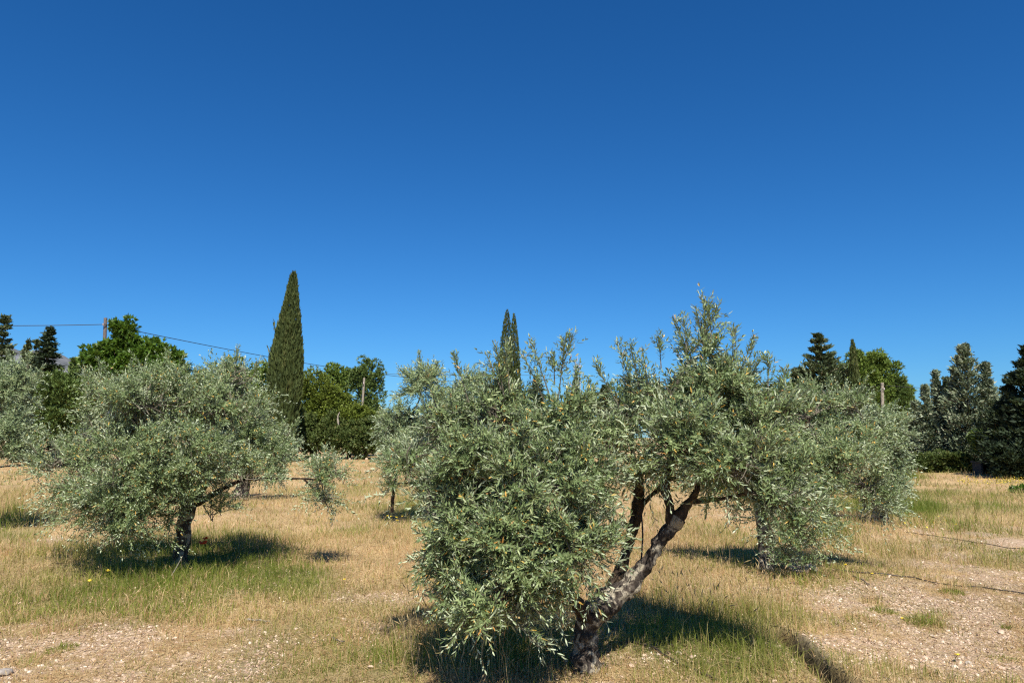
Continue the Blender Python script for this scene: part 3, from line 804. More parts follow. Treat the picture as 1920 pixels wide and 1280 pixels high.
def conifer(label, px, py_top, depth, halfw, seed, nb=110, ns=70, mat=None, slope=.15, whorl=0, base=.04, group='cypresses and conifers on the skyline', name="conifer_tree", power=.85, tipbend=0, sz=.30, open_=0.0, cap=9.0, jag=0.0):
    root, b0 = tree_root(name, label, "conifer", px, depth, group)
    rng = np.random.default_rng(seed)
    top = PT(px, py_top, depth) - b0
    H = top[2]; R = halfw * depth / FPX
    trunk_part(root, [np.zeros(3), np.array([rng.normal(0, .06), 0, H * .5]), np.array([0, 0, H * .97])], [.035 * H ** .7, .022 * H ** .7, .012])
    mb = MB(); st = MB()
    h = base + (1 - base) * rng.uniform(0, 1, nb) ** .9
    if whorl: h = np.round(h * whorl) / whorl + rng.normal(0, .004, nb)
    h = np.clip(h, base, .985)
    az = rng.uniform(0, 2 * pi, nb)
    r = R * ((1 - h) ** power + .03) * rng.uniform(.55 - jag, 1.15 + jag * .6, nb)
    r = np.minimum(r, cap * R * rng.uniform(.8, 1.1, nb))
    tipz = slope * r + rng.normal(0, .06, nb) * r
    o = np.stack([np.zeros(nb), np.zeros(nb), h * H], -1)
    e = np.stack([r * np.cos(az), r * np.sin(az), h * H + tipz], -1)
    link_stems(st, rng, o, e, 0.02, sag=-.05, segs=3)
    which = rng.integers(0, nb, nb * ns)
    t = rng.uniform(0.12 + open_, 1.02, len(which)) ** .8
    base_p = o[which] + (e - o)[which] * t[:, None]
    base_p[:, 2] -= .05 * r[which] * 4 * t * (1 - t)
    wdt = (.06 + .13 * r[which] * (1 - .6 * t))
    pos = base_p + rng.normal(0, 1, (len(which), 3)) * wdt[:, None] * np.array([1, 1, .6])
    d = nrm(nrm(e - o)[which] + rng.normal(0, .45, (len(which), 3)) + np.array([0, 0, .25]))
    s = sz * rng.uniform(.6, 1.25, len(which))
    add_spray(mb, rng, pos, d, s, s * .2, rng.uniform(0, 1, len(which)) ** 1.6)
    m = 60                                                                            # leader
    tt = rng.uniform(.86, 1.0, m)
    add_spray(mb, rng, np.stack([tipbend * (tt - .86) * 3 + rng.normal(0, .03, m), rng.normal(0, .03, m), tt * H], -1), nrm(np.array([0.1, 0, 1]) + rng.normal(0, .35, (m, 3))), np.full(m, sz * .7), np.full(m, sz * .12), rng.uniform(0, 1, m))
    tag(mb.build("crown", mat or M_conifer, root), kind='stuff')
    tag(st.build("branches", M_trunk, root), kind='stuff')
    return root

def clump_tree(name, label, cat, px, depth, clumps, seed, n, mat, leaf=.3, wid=.05, trunk_r=.18, tuft=5, group=None, up=.4, trunk=True, forks=True):
    """crown of boughs: clumps (px, py, extra depth m, rx px, ry px); each bough a cloud of small tufts"""
    root, b0 = tree_root(name, label, cat, px, depth, group)
    rng = np.random.default_rng(seed)
    k = depth / FPX
    mb = MB()
    cens = [PT(c[0], c[1], depth + c[2]) - b0 for c in clumps]
    wts = np.array([c[3] * c[4] for c in clumps], float); wts /= wts.sum()
    for c, cen, wt in zip(clumps, cens, wts):
        R = np.array([c[3], (c[3] + c[4]) * .5, c[4]]) * k
        nsub = max(5, int(22 * (c[3] * c[4] / 600) ** .5))
        nsub = int(nsub * 1.5)
        sub = rand_unit(rng, nsub) * rng.uniform(.4, 1.12, (nsub, 1))
        ssz = rng.uniform(.2, .42, nsub)
        m = int(n * wt / tuft)
        w = rng.integers(0, nsub, m)
        q = rand_unit(rng, m) * (rng.uniform(.3, 1, (m, 1)) ** .4)
        p = cen + (sub[w] + q * ssz[w][:, None]) * R
        outd = nrm(q + .5 * sub[w] + np.array([0, 0, up]))
        for j in range(tuft):
            d = nrm(outd + rng.normal(0, .55, (m, 3)))
            s = leaf * rng.uniform(.6, 1.2, m)
            add_spray(mb, rng, p + d * (s * .3)[:, None], d, s, wid * rng.uniform(.7, 1.3, m), np.clip(rng.uniform(0, .75, m) + .25 * (rng.uniform(0, 1, m) ** 4), 0, 1))
    if trunk:
        top = np.mean(cens, 0)
        trunk_part(root, [np.zeros(3), np.array([top[0] * .2, top[1] * .2, top[2] * .45]), top], [trunk_r, trunk_r * .8, trunk_r * .35], seed=seed)
        if forks:
            st = MB()
            link_stems(st, rng, np.repeat((top * .6)[None], len(cens), 0), np.array(cens), trunk_r * .35, segs=5)
            tag(st.build("branches", M_trunk, root), kind='stuff')
    tag(mb.build("crown", mat, root), kind='stuff')
    return root

SK = 'cypresses and conifers on the skyline'
PN = 'pines and shrubs along the far field edge'
cypress("tall dense dark green cypress column standing alone left of centre", 535, 511, 50, [(0, 16), (.1, 21), (.25, 27), (.4, 30), (.55, 28), (.68, 22.5), (.8, 16), (.9, 10), (.97, 6.5), (1, 2)], 3, 19000, tip_px=551,
        strays=[(516, 680, 501, 650), (512, 700, 494, 668), (516, 620, 513, 600), (512, 720, 503, 690)], size=.62)
cypress("slim dark cypress, taller of the twin spires in the middle", 946, 580, 78, [(0, 16), (.4, 15), (.6, 13), (.77, 10), (.9, 6.5), (.97, 3), (1, 1)], 4, 7500, tip_px=951, mat=M_cypress, size=.6)
cypress("slim dark cypress, shorter right one of the twin spires in the middle", 964, 588, 79, [(0, 14), (.4, 12), (.6, 11), (.77, 9), (.9, 5), (.97, 2.5), (1, 1)], 5, 6500, mat=M_cypress, size=.6)
cypress("thin dark cypress spire in front of the big rounded pine at right", 1598, 637, 52, [(0, 16), (.4, 14), (.6, 11), (.75, 8), (.93, 4.5), (.98, 2), (1, .8)], 6, 7000, mat=M_cypress, size=.5)
# left side conifers
conifer("spiky conifer with bent tip at the left picture edge", 6, 590, 40, 60, 61, 130, 60, M_conifer, 0.02, 24, tipbend=.6, power=1.0, sz=.24)
conifer("small conifer tip above the left olive, left one of a pair", 54, 634, 50, 30, 62, 90, 60, M_conifer, .5, 0, cap=.4)
conifer("small conifer tip above the left olive, right one of a pair", 69, 638, 51, 28, 63, 90, 60, M_conifer, .5, 0, cap=.4)
conifer("dark conifer with spiky side branches between the two left olives", 91, 613, 42, 72, 64, 170, 70, M_conifer_dk, .02, 24, tipbend=.25, power=1.0, sz=.24)
conifer("little conifer tip right of the mountain slope", 143, 672, 48, 36, 65, 90, 60, M_pine_d, .3, 0, cap=.5)
clump_tree("pine_tree", "dark drooping pine filling the gap between the two left olives", "pine tree", 115, 40, [(110, 740, 0, 35, 40), (130, 770, 0, 40, 35), (95, 790, 0, 40, 35), (120, 720, 0, 25, 25), (150, 740, 0, 25, 25)], 66, 24000, M_pine_d, .24, .035, group=PN)
# broadleaf tree with pole
clump_tree("broadleaf_tree", "bright green broadleaf tree beside the wooden pole", "tree", 240, 42,
           [(232, 618, 0, 24, 19), (224, 638, 0, 15, 15), (186, 672, -.4, 24, 18), (205, 652, -.3, 18, 14), (244, 640, .3, 20, 20), (195, 668, 0, 34, 20), (222, 655, .4, 30, 20), (255, 668, 0, 30, 18), (283, 655, 0, 24, 17), (312, 666, 0, 22, 12), (330, 668, 0, 12, 8), (245, 690, .3, 70, 22), (300, 690, 0, 40, 20), (190, 690, 0, 30, 20)],
           71, 26000, M_broad, .26, .075, .2, 4, PN, up=.2)
clump_tree("pine_tree", "dark pine mostly hidden behind the poppy olive, under the broadleaf tree", "pine tree", 250, 50, [(190, 720, 0, 40, 26), (250, 730, 0, 50, 30), (310, 735, 0, 45, 30), (220, 780, 0, 60, 40), (290, 790, 0, 60, 40)], 67, 15000, M_pine_d, .34, .05, group=PN)
# hedge line 340-500
clump_tree("pine_tree", "low dark pine right of the bright broadleaf tree", "pine tree", 365, 60, [(355, 705, 0, 28, 18), (385, 712, 0, 28, 18), (370, 735, 0, 45, 25), (345, 690, 0, 14, 10), (365, 775, 0, 60, 45), (410, 780, .4, 50, 45)], 72, 15000, M_pine_d, .34, .045, group=PN)
clump_tree("pine_tree", "rounded dark pine top left of the tall cypress", "pine tree", 432, 64, [(438, 688, 0, 22, 15), (415, 698, 0, 22, 14), (455, 700, 0, 20, 14), (430, 725, 0, 50, 25), (440, 770, .2, 60, 45)], 73, 15000, M_pine, .34, .045, group=PN)
clump_tree("pine_tree", "pine touching the left flank of the tall cypress", "pine tree", 488, 62, [(488, 694, 0, 20, 14), (475, 706, 0, 18, 14), (505, 702, 0, 18, 14), (490, 740, 0, 40, 35), (520, 780, 0, 35, 35)], 74, 9000, M_pine, .34, .045, group=PN)
# pines right of the cypress
clump_tree("pine_tree", "yellow-green bushy pine just right of the tall cypress", "pine tree", 592, 58, [(585, 722, 0, 28, 26), (612, 742, 0, 28, 24), (600, 772, 0, 40, 28), (580, 755, 0, 25, 25), (635, 752, 0, 22, 24), (560, 730, .5, 18, 22), (572, 780, .6, 26, 26), (610, 795, .5, 34, 24)], 75, 26000, M_pine_y, .26, .042, group=PN)
clump_tree("pine_tree", "rounded mid-height pine between the yellow-green pine and the dark pine", "pine tree", 632, 66, [(628, 695, 0, 22, 17), (645, 712, 0, 18, 16), (612, 712, 0, 18, 14), (632, 735, 0, 28, 26), (655, 700, .4, 10, 9), (640, 770, .5, 40, 34)], 76, 19000, M_pine, .26, .038, group=PN)
clump_tree("pine_tree", "dark round-headed pine right of the pale pole", "pine tree", 692, 64, [(690, 694, 0, 24, 22), (706, 712, 0, 14, 20), (672, 712, 0, 20, 20), (692, 735, 0, 26, 24), (700, 765, 0, 24, 26), (676, 700, 0, 14, 14), (690, 795, .4, 34, 30)], 77, 22000, M_pine_d, .26, .038, group=PN)
clump_tree("pine_tree", "low yellow-green young pine below the pale pole", "pine tree", 660, 57, [(668, 782, 0, 26, 22), (645, 795, 0, 24, 22), (690, 792, 0, 24, 24), (660, 815, 0, 45, 20)], 78, 20000, M_pine_y, .25, .038, group=PN)
SHR = [("dark shrub at the foot of the tall cypress", 565, [(556, 812, 0, 30, 28), (585, 828, 0, 28, 22), (565, 790, .3, 22, 22)], M_shrub), ("dark green shrub under the pines above the pale boulders", 622, [(606, 816, 0, 30, 24), (637, 826, 0, 30, 22), (622, 800, .4, 26, 22)], M_shrub),
       ("brownish shrub by the field edge left of the pale grey olive", 690, [(672, 832, 0, 26, 20), (702, 822, 0, 26, 26), (688, 806, .4, 24, 22)], M_shrub), ("olive-brown shrub behind the poppy olive at the field edge", 525, [(520, 825, 0, 34, 26), (495, 820, 0, 26, 26)], M_shrub),
       ("low dark shrub behind the pale grey olive", 745, [(735, 815, 0, 35, 30), (790, 820, 0, 35, 28)], M_shrub)]
for q, (lb, px, cl, mt) in enumerate(SHR):
    clump_tree("shrub", lb, "shrub", px, 56 - q * .4, cl, 80 + q, 12000, mt, .28, .05, .06, 5, PN)
# low row hidden behind the near olive
for q, (lb, px, cl, mt) in enumerate([("dark pine half seen behind the top of the front olive, by the twin spires", 930, [(900, 770, 0, 60, 40), (960, 775, 0, 60, 40), (1010, 770, 0, 40, 35)], M_pine_d),
                                      ("dark pine half seen through the front olive, right of the steel mast", 1150, [(1110, 770, 0, 50, 35), (1170, 765, 0, 60, 40), (1230, 775, 0, 50, 40)], M_pine_d),
                                      ("green pine behind the right half of the front olive", 1380, [(1330, 775, 0, 60, 40), (1400, 770, 0, 60, 40), (1460, 760, 0, 50, 45)], M_pine)]):
    clump_tree("pine_tree", lb, "pine tree", px, 70, cl, 90 + q, 9000, mt, .45, .06, group=PN)
conifer("small dark conifer seen through the middle shoots of the front olive", 1007, 704, 60, 36, 95, 90, 60, M_conifer_dk, .1, 0)
conifer("small conifer below the steel mast", 1078, 710, 66, 26, 96, 80, 60, M_conifer, .2, 0)
conifer("small dark conifer seen between the shoots of the front olive, right of the mast", 1132, 722, 60, 46, 97, 90, 60, M_conifer, .2, 0)
# right side
conifer("tiny conifer tip left of the layered conifer", 1487, 690, 58, 26, 101, 80, 60, M_conifer_dk, .2, 0, cap=.5)
conifer("dark layered conifer with jutting side boughs behind the right olives", 1535, 627, 54, 125, 102, 150, 70, M_conifer, .3, 16, power=1.0, sz=.36, cap=.45)
clump_tree("pine_tree", "green pine wedged between the layered conifer and the thin cypress spire", "pine tree", 1560, 58, [(1555, 690, 0, 24, 22), (1575, 712, 0, 28, 24), (1520, 722, 0, 28, 22), (1545, 745, 0, 55, 30), (1500, 745, 0, 30, 25)], 103, 22000, M_pine, .26, .038, group=PN)
clump_tree("pine_tree", "big rounded green pine behind the concrete pole at right", "pine tree", 1645, 56,
           [(1640, 678, 0, 24, 20), (1612, 690, 0, 26, 26), (1660, 700, 0, 26, 24), (1625, 720, -.3, 34, 26), (1668, 730, 0, 28, 24), (1640, 755, 0, 50, 30), (1690, 750, 0, 20, 26), (1595, 735, 0, 18, 28), (1612, 664, 0, 10, 9)], 104, 42000, M_pine, .26, .038, .24, 5, PN)
clump_tree("pine_tree", "small pine at the right edge of the big rounded pine", "pine tree", 1694, 55, [(1694, 722, 0, 11, 14), (1690, 748, 0, 15, 18), (1700, 775, 0, 18, 22)], 105, 9000, M_pine_d, .25, .038, .1, 5, PN)
# conifer row at the right field edge
ROW = 'conifer row at the right edge of the field'
for q, (lb, px, top, hw, mt, dep, nb, ns, op, cap, pw) in enumerate([
        ("slender dark conifer at the left end of the right-hand row", 1728, 722, 44, M_conifer_gr, 36, 170, 40, 0, .7, 1.5),
        ("slender conifer with feathery tip, second of the right-hand row", 1750, 694, 46, M_conifer_gr, 36.6, 190, 40, 0, .7, 1.5),
        ("narrow dark conifer between the feathery one and the tall grey one", 1768, 708, 34, M_conifer, 37, 140, 45, 0, .7, 1.5),
        ("narrow conifer leaning against the left side of the tall grey conifer", 1784, 690, 46, M_conifer_gr, 35.6, 170, 36, .1, .7, 1.3),
        ("tall airy grey conifer with see-through crown, highest of the right-hand row", 1806, 646, 90, M_conifer_gr, 35, 260, 36, .2, .62, 1.0),
        ("grey feathery conifer on the right flank of the tall grey one", 1844, 680, 56, M_conifer_gr, 34.5, 190, 36, .12, .7, 1.2),
        ("low feathery grey conifer between the big rounded pine and the right-hand row", 1708, 752, 44, M_conifer_gr, 37.5, 130, 40, .05, .8, 1.1)]):
    conifer(lb, px, top, dep, hw, 110 + q, nb, ns, mt, .45, 0, .02, group=ROW, power=pw, sz=.19, open_=op, cap=cap, jag=.15)
conifer("black-green conifer left of the one at the right picture edge", 1884, 712, 30.5, 84, 120, 120, 80, M_conifer_dk, .3, 0, .02, group=ROW, power=1.15, sz=.2, cap=.75, jag=.3)
conifer("tall black-green conifer cut by the right picture edge", 1925, 650, 29.5, 104, 121, 140, 95, M_conifer_dk, .3, 0, .02, group=ROW, power=1.1, sz=.22, cap=.65, jag=.3)
conifer("dark conifer just beyond the right picture edge", 1990, 690, 29, 90, 122, 120, 70, M_conifer_dk, .25, 0, .02, group=ROW, power=1.0, sz=.26, cap=.6)
for q, (lb, px, cl, mt, dep) in enumerate([
        ("dark hedge bush at the foot of the slender conifers", 1740, [(1728, 866, 0, 24, 16), (1752, 868, 0, 26, 18), (1712, 870, 0, 16, 12)], M_shrub, 34.6),
        ("olive-green hedge bush below the tall grey conifer", 1795, [(1780, 868, 0, 26, 18), (1806, 872, 0, 24, 16)], M_shrub, 34.2),
        ("green leafy bush in front of the black-green conifers", 1848, [(1842, 826, 0, 18, 18), (1852, 845, .3, 16, 14)], M_pine_d, 33.0),
        ("black-green bush below the conifer at the right edge", 1895, [(1885, 868, 0, 24, 24), (1915, 862, 0, 24, 30), (1870, 850, .3, 18, 20)], M_conifer_dk, 29.3)]):
    clump_tree("bush", lb, "bush", px, dep, cl, 130 + q, 7000, mt, .2, .035, .05, 5, 'bushes under the conifers at right', up=1.0)
clump_tree("bush", "small bright green bush alone at the right picture edge", "bush", 1916, 22.0, [(1912, 922, 0, 13, 10), (1926, 926, 0, 14, 11)], 139, 2500, M_broad, .12, .025, .03, 4)

# ------------------------------------------------------------------ poles, mast and cables
def pole(label, px0, py0, px1, py1, depth, r, mat, hardware=False):
    t = PT(px1, py1, depth); b = np.array([PT(px0, py0, depth)[0], depth, float(gz(PT(px0, py0, depth)[0], depth)) - .2])
    root = thing("utility_pole", label, "pole", b, None)
    mb = MB(); add_tube(mb, [np.zeros(3), (t - b) * .5, t - b], [r * 1.25, r * 1.1, r], 12, 3)
    mb.build("shaft", mat, root, smooth=True)
    if hardware:
        h = MB(); box(h, (t - b) + np.array([-.1, -.18, -1.75]), (.34, .12, .3)); h.build("junction_box", M_steel, root)
    c = MB()
    for zz in (-.45,):
        add_tube(c, [(t - b) + np.array([0, -r, zz]), (t - b) + np.array([0, -r - .12, zz + .02])], [.018, .018], 6, 1)
        add_tube(c, [(t - b) + np.array([0, -r - .12, zz - .03]), (t - b) + np.array([0, -r - .12, zz + .09])], [.04, .03], 8, 1)
    c.build("insulator", M_steel, root)
    return t

p1 = pole("weathered wooden pole leaning slightly beside the bright broadleaf tree", 190, 820, 198, 596, 43.6, .095, M_pole)
p2 = pole("pale bare pole among the pines right of the tall cypress", 673, 840, 683, 708, 58.4, .085, M_polep)
p3 = pole("pale concrete pole in front of the big rounded pine", 1655, 850, 1654, 717, 50, .10, M_polep)

def cable(label, a, b, sag, n=40, r=.016):
    t = np.linspace(0, 1, n)[:, None]
    a, b = np.array(a), np.array(b)
    p = a + (b - a) * t; p[:, 2] -= sag * 4 * (t * (1 - t))[:, 0]
    mb = MB(); add_tube(mb, p - a, np.full(n, r), 6, 1)
    o = mb.build("power_cable", M_cable, None, smooth=True)
    o.location = a
    tag(o, label, "cable", "overhead cables")

hook = PT(196, 608, 43.4)
cable("overhead cable running level from the wooden pole to the left picture edge", PT(-260, 606, 38), hook, .10, r=.02)
mast_at = PT(1081, 700, 150)
cable("sagging overhead cable from the wooden pole past the tall cypress to the steel mast", hook, mast_at, 2.6, 70, .022)
cable("lower level overhead cable crossing behind the pines towards the mast", PT(436, 694, 120), PT(1079, 703, 149.5), .3, 40, .03)
cable("overhead cable from the concrete pole towards the right-hand conifers", PT(1654, 722, 49.8), PT(2010, 731, 44), .15, 30, .014)
cable("overhead cable from the concrete pole leftwards behind the pines", PT(1520, 728, 62), PT(1654, 722, 49.8), .1, 20, .014)

def mast():
    d = 150.0
    b = np.array([PT(1083, 640, d)[0], d, 0.0]); H = PT(1083, 676, d)[2]
    root = thing("lattice_mast", "thin pale steel lattice mast rising behind the front olive's middle shoots", "mast", b, None)
    w = .42
    def leg(x, y):
        m = MB(); add_tube(m, [np.array([x, y, 0]), np.array([x, y, H])], [.032, .032], 6, 1); m.build("leg", M_steel, root)
    for x in (-w, w):
        for y in (-w, w): leg(x, y)
    m = MB(); z = .0; q = 0
    while z < H - .7:
        for (x0, y0, x1, y1) in ((-w, -w, w, -w), (w, -w, w, w), (w, w, -w, w), (-w, w, -w, -w)):
            add_tube(m, [np.array([x0, y0, z]), np.array([x1, y1, z])], [.035, .035], 4, 1)
            add_tube(m, [np.array([x0, y0, z]), np.array([x1, y1, z + .8])], [.03, .03], 4, 1)
        z += .8
    m.build("bracing", M_steel, root)
    for zz in (1.2, 2.6):
        c = MB(); box(c, (0, -w - .1, H - zz), (1.9, .07, .07)); c.build("crossarm", M_steel, root)
    a = MB(); add_tube(a, [np.array([0, 0, H - .3]), np.array([0, 0, H + 1.0])], [.06, .03], 6, 1); a.build("antenna", M_steel, root)
mast()

# dead trunk among the pines
mb = MB(); b = PT(633, 845, 55.5)
pts = [PT(632, 845, 55.5), PT(631, 820, 55.4), PT(634, 795, 55.4), PT(633, 782, 55.4), PT(637, 772, 55.4)]
add_tube(mb, [p - pts[0] for p in pts], [.12, .10, .08, .06, .03], 8, 4, .2, 3, freq=.3)
o = mb.build("dead_trunk", M_stick, None, smooth=True); o.location = pts[0]
tag(o, "bare pale dead tree trunk standing among the pines above the boulders", "dead trunk")

# concrete box with an opening, building glimpsed behind
def water_box():
    c = PT(1846, 884, 31.9); b = np.array([c[0], 31.9, float(gz(c[0], 31.9)) - .08])
    root = thing("concrete_box", "low grey concrete box with a dark square opening under the dark conifers", "concrete box", b)
    m = MB()
    W_, H_ = .62, .56
    box(m, (-.27, 0, H_ / 2), (.09, .6, H_)); box(m, (.27, 0, H_ / 2), (.09, .6, H_)); box(m, (0, .27, H_ / 2), (.447, .06, H_)); box(m, (0, -.02, .05), (.447, .56, .1))
    m.build("wall", M_conc, root)
    m = MB(); box(m, (0, 0, H_ + .035), (.72, .7, .07)); m.build("lid", M_conc, root)
    m = MB(); box(m, (0, .225, H_ / 2 + .04), (.44, .02, H_ - .12)); m.build("opening_shade", M_black, root)  # black sheet standing in for the shade inside the opening
water_box()

def far_house():
    d = 62.0
    x0, x1 = PT(1745, 800, d)[0], PT(1790, 800, d)[0]; zt = PT(1750, 806, d)[2]
    b = np.array([(x0 + x1) / 2, d + 2.5, 0])
    root = thing("white_building", "low white building glimpsed through the conifer row at right", "building", b)
    w = x1 - x0
    m = MB(); box(m, (0, 0, zt / 2), (w, 5, zt)); m.build("wall", M_wallw, root)
    m = MB(); h = .5
    v = np.array([[-w / 2 - .3, -2.8, zt + .003], [w / 2 + .3, -2.8, zt + .003], [w / 2 + .3, 2.8, zt + .003], [-w / 2 - .3, 2.8, zt + .003], [-w / 2 - .3, 0, zt + h], [w / 2 + .3, 0, zt + h]])
    m.add(v, [[0, 1, 5, 4], [2, 3, 4, 5], [3, 2, 1, 0]]); m.add(v, [[1, 2, 5], [3, 0, 4]]); m.build("roof", M_tile, root)
    m = MB(); box(m, (-w * .2, -2.52, 1.2), (.9, .06, 1.1)); m.build("window", M_black, root)
far_house()

# ------------------------------------------------------------------ stones
def ico():
    t = (1 + 5 ** .5) / 2
    v = nrm(np.array([[-1, t, 0], [1, t, 0], [-1, -t, 0], [1, -t, 0], [0, -1, t], [0, 1, t], [0, -1, -t], [0, 1, -t], [t, 0, -1], [t, 0, 1], [-t, 0, -1], [-t, 0, 1]], float))
    f = np.array([[0, 11, 5], [0, 5, 1], [0, 1, 7], [0, 7, 10], [0, 10, 11], [1, 5, 9], [5, 11, 4], [11, 10, 2], [10, 7, 6], [7, 1, 8], [3, 9, 4], [3, 4, 2], [3, 2, 6], [3, 6, 8], [3, 8, 9], [4, 9, 5], [2, 4, 11], [6, 2, 10], [8, 6, 7], [9, 8, 1]])
    return v, f
IV, IF = ico()

def sub_ico():
    v = [tuple(p) for p in IV]; cache = {}
    def mid(a, b):
        k = (min(a, b), max(a, b))
        if k not in cache:
            cache[k] = len(v); v.append(tuple(nrm((np.array(v[a]) + np.array(v[b])) / 2)))
        return cache[k]
    f = []
    for a, b, c in IF:
        x, y, z = mid(a, b), mid(b, c), mid(c, a)
        f += [[a, x, z], [b, y, x], [c, z, y], [x, y, z]]
    return np.array(v), np.array(f)
IV2, IF2 = sub_ico()

def pebbles(rng, x, y, size):
    n = len(x)
    sc = size[:, None] * rng.uniform(.65, 1.25, (n, 3)) * np.array([1, .85, .6])
    v = IV[None] * (1 + rng.uniform(-.28, .28, (n, 12, 1))) * sc[:, None, :]
    a = rng.uniform(0, 2 * pi, n); ca, sa = np.cos(a)[:, None], np.sin(a)[:, None]
    vx, vy = v[..., 0] * ca - v[..., 1] * sa, v[..., 0] * sa + v[..., 1] * ca
    tilt = rng.normal(0, .35, n)[:, None]
    vz = v[..., 2] + vx * tilt
    z0 = gz(x, y) + size * rng.uniform(-.25, .25, n)
    return np.stack([vx + x[:, None], vy + y[:, None], vz + z0[:, None]], -1)

def scatter(rng, n, r0, r1, amax=44, power=1.0):
    """points in the forward wedge; more near than far"""
    r = np.exp(rng.uniform(math.log(r0), math.log(r1), n)) if power == 0 else (rng.uniform(r0 ** power, r1 ** power, n)) ** (1 / power)
    a = radians(90) + radians(amax) * rng.uniform(-1, 1, n)
    return r * np.cos(a), r * np.sin(a)

rng = np.random.default_rng(5)
mb = MB()
for n, r0, r1, s0, s1, pw in ((100000, 3.6, 9, .004, .018, 1.0), (36000, 8, 20, .010, .024, 1.2)):
    x, y = scatter(rng, n, r0, r1, 46, pw)
    g, b = fields(x, y)
    d, _ = furrow_dist(x, y)
    keep = (rng.uniform(0, 1, n) < np.clip(b * 1.1 + .05, 0, 1)) & (d > .1)
    x, y = x[keep], y[keep]; n = len(x)
    sz = s0 + (s1 - s0) * rng.uniform(0, 1, n) ** 3.2
    v = pebbles(rng, x, y, sz)
    i = np.arange(n)[:, None, None] * 12
    mb.add(v.reshape(-1, 3), (IF[None] + i).reshape(-1, 3), np.repeat(rng.uniform(0, .97, n), 20))
tag(mb.build("gravel", M_stone), kind='stuff')

def stone(label, x, y, s, seed, group=None, tint=.7, name="stone", flat=.65, z=None, rough=.2):
    rng = np.random.default_rng(seed)
    v = IV2.copy()
    for q in range(5):                                   # knock facets off
        nn = nrm(rng.normal(size=3)); lim = rng.uniform(.55, .85)
        dd = v @ nn; v = v - np.where(dd > lim, dd - lim, 0)[:, None] * nn
    v = v * (1 + rng.uniform(-rough, rough, (len(v), 1)) * .35) * s * rng.uniform(.8, 1.2, 3) * np.array([1, .9, flat])
    mb = MB(); mb.add(v, IF2, tint)
    o = mb.build(name, M_stone)
    o.location = (x, y, (float(gz(x, y)) if z is None else z) + s * flat * .45)
    o.rotation_euler = (rng.normal(0, .15), rng.normal(0, .15), rng.uniform(0, 6.28))
    tag(o, label, "stone" if name == "stone" else "boulder", group)
    return o

LS = 'loose pale stones lying about the field'
NAMED = [("biggest pale stone on the bare gravel at lower right, beside a green sprout", 1878, 1187, .036, .8), ("pale angular stone near the lower right corner beside a dark clod", 1818, 1256, .030, .97),
         ("whitish round stone on gravel left of the green weed, lower right", 1747, 1200, .022, .9), ("dark grey stone at the lower left picture edge", 8, 1266, .05, 1.0),
         ("cream stone beside the end of the hose right of the front trunk", 1217, 1232, .020, .85), ("pale stone at the foot of the front olive trunk", 1104, 1250, .028, .88)]
for q, (lb, px, py, s, t) in enumerate(NAMED):
    x, y = GP(px, py); stone(lb, x, y, s, 300 + q, LS, t)
rng = np.random.default_rng(8)
LOOSE = [(1065, 1247), (1350, 1150), (1385, 1112), (1420, 1120), (1690, 1145), (1720, 1105), (1786, 1214), (1800, 1190), (1660, 1230), (1735, 1245), (1850, 1130), (1760, 1094), (1900, 1220), (230, 1240), (180, 1238), (330, 1200), (100, 1195),
         (40, 1210), (390, 1232), (470, 1210), (640, 1165), (600, 1200), (700, 1255), (1300, 1245), (1250, 1262), (1180, 1262), (1640, 1265), (1580, 1150), (80, 1245), (280, 1180), (555, 1180), (1330, 1208), (1790, 1262), (1880, 1262), (1715, 1270), (1205, 1246), (1270, 1240), (1160, 1250)]
for q, (px, py) in enumerate(LOOSE):
    x, y = GP(px + rng.uniform(-6, 6), py + rng.uniform(-3, 3))
    stone("small pale stone lying loose on the dry ground", x, y, rng.uniform(.014, .026), 340 + q, LS, rng.uniform(.5, .95))
HP = 'heap of pale stones under the right olive'
cx, cy = GP(1503, 1076)
HL = ["topmost pale stone of the heap under the right olive"] + ["pale stone in the heap under the right olive"] * 12
for q, lb in enumerate(HL):
    a, r = q * 2.4, (0 if q == 0 else rng.uniform(.05, .24))
    stone(lb, cx + r * cos(a), cy + r * sin(a) * .7, rng.uniform(.045, .075), 400 + q, HP, rng.uniform(.55, .85), z=(float(gz(cx, cy)) + (.10 if q == 0 else rng.uniform(-.01, .05))))
BO = 'pale boulders along the far field edge'
for q, (lb, px, py, s) in enumerate([("largest cream boulder at the foot of the pines", 608, 848, .30), ("pinkish boulder left of the largest cream one", 585, 846, .22), ("small cream boulder right of the largest one, under the dead trunk", 628, 851, .18),
                                     ("small white boulder far right of the row under the pines", 688, 848, .14), ("little pale boulder between the dead trunk and the rightmost one", 656, 845, .13)]):
    d = 54.5 + rng.uniform(-.8, .8)
    x = PT(px, py, d)[0]
    stone(lb, x, d, s, 430 + q, BO, .75, "boulder", .85)

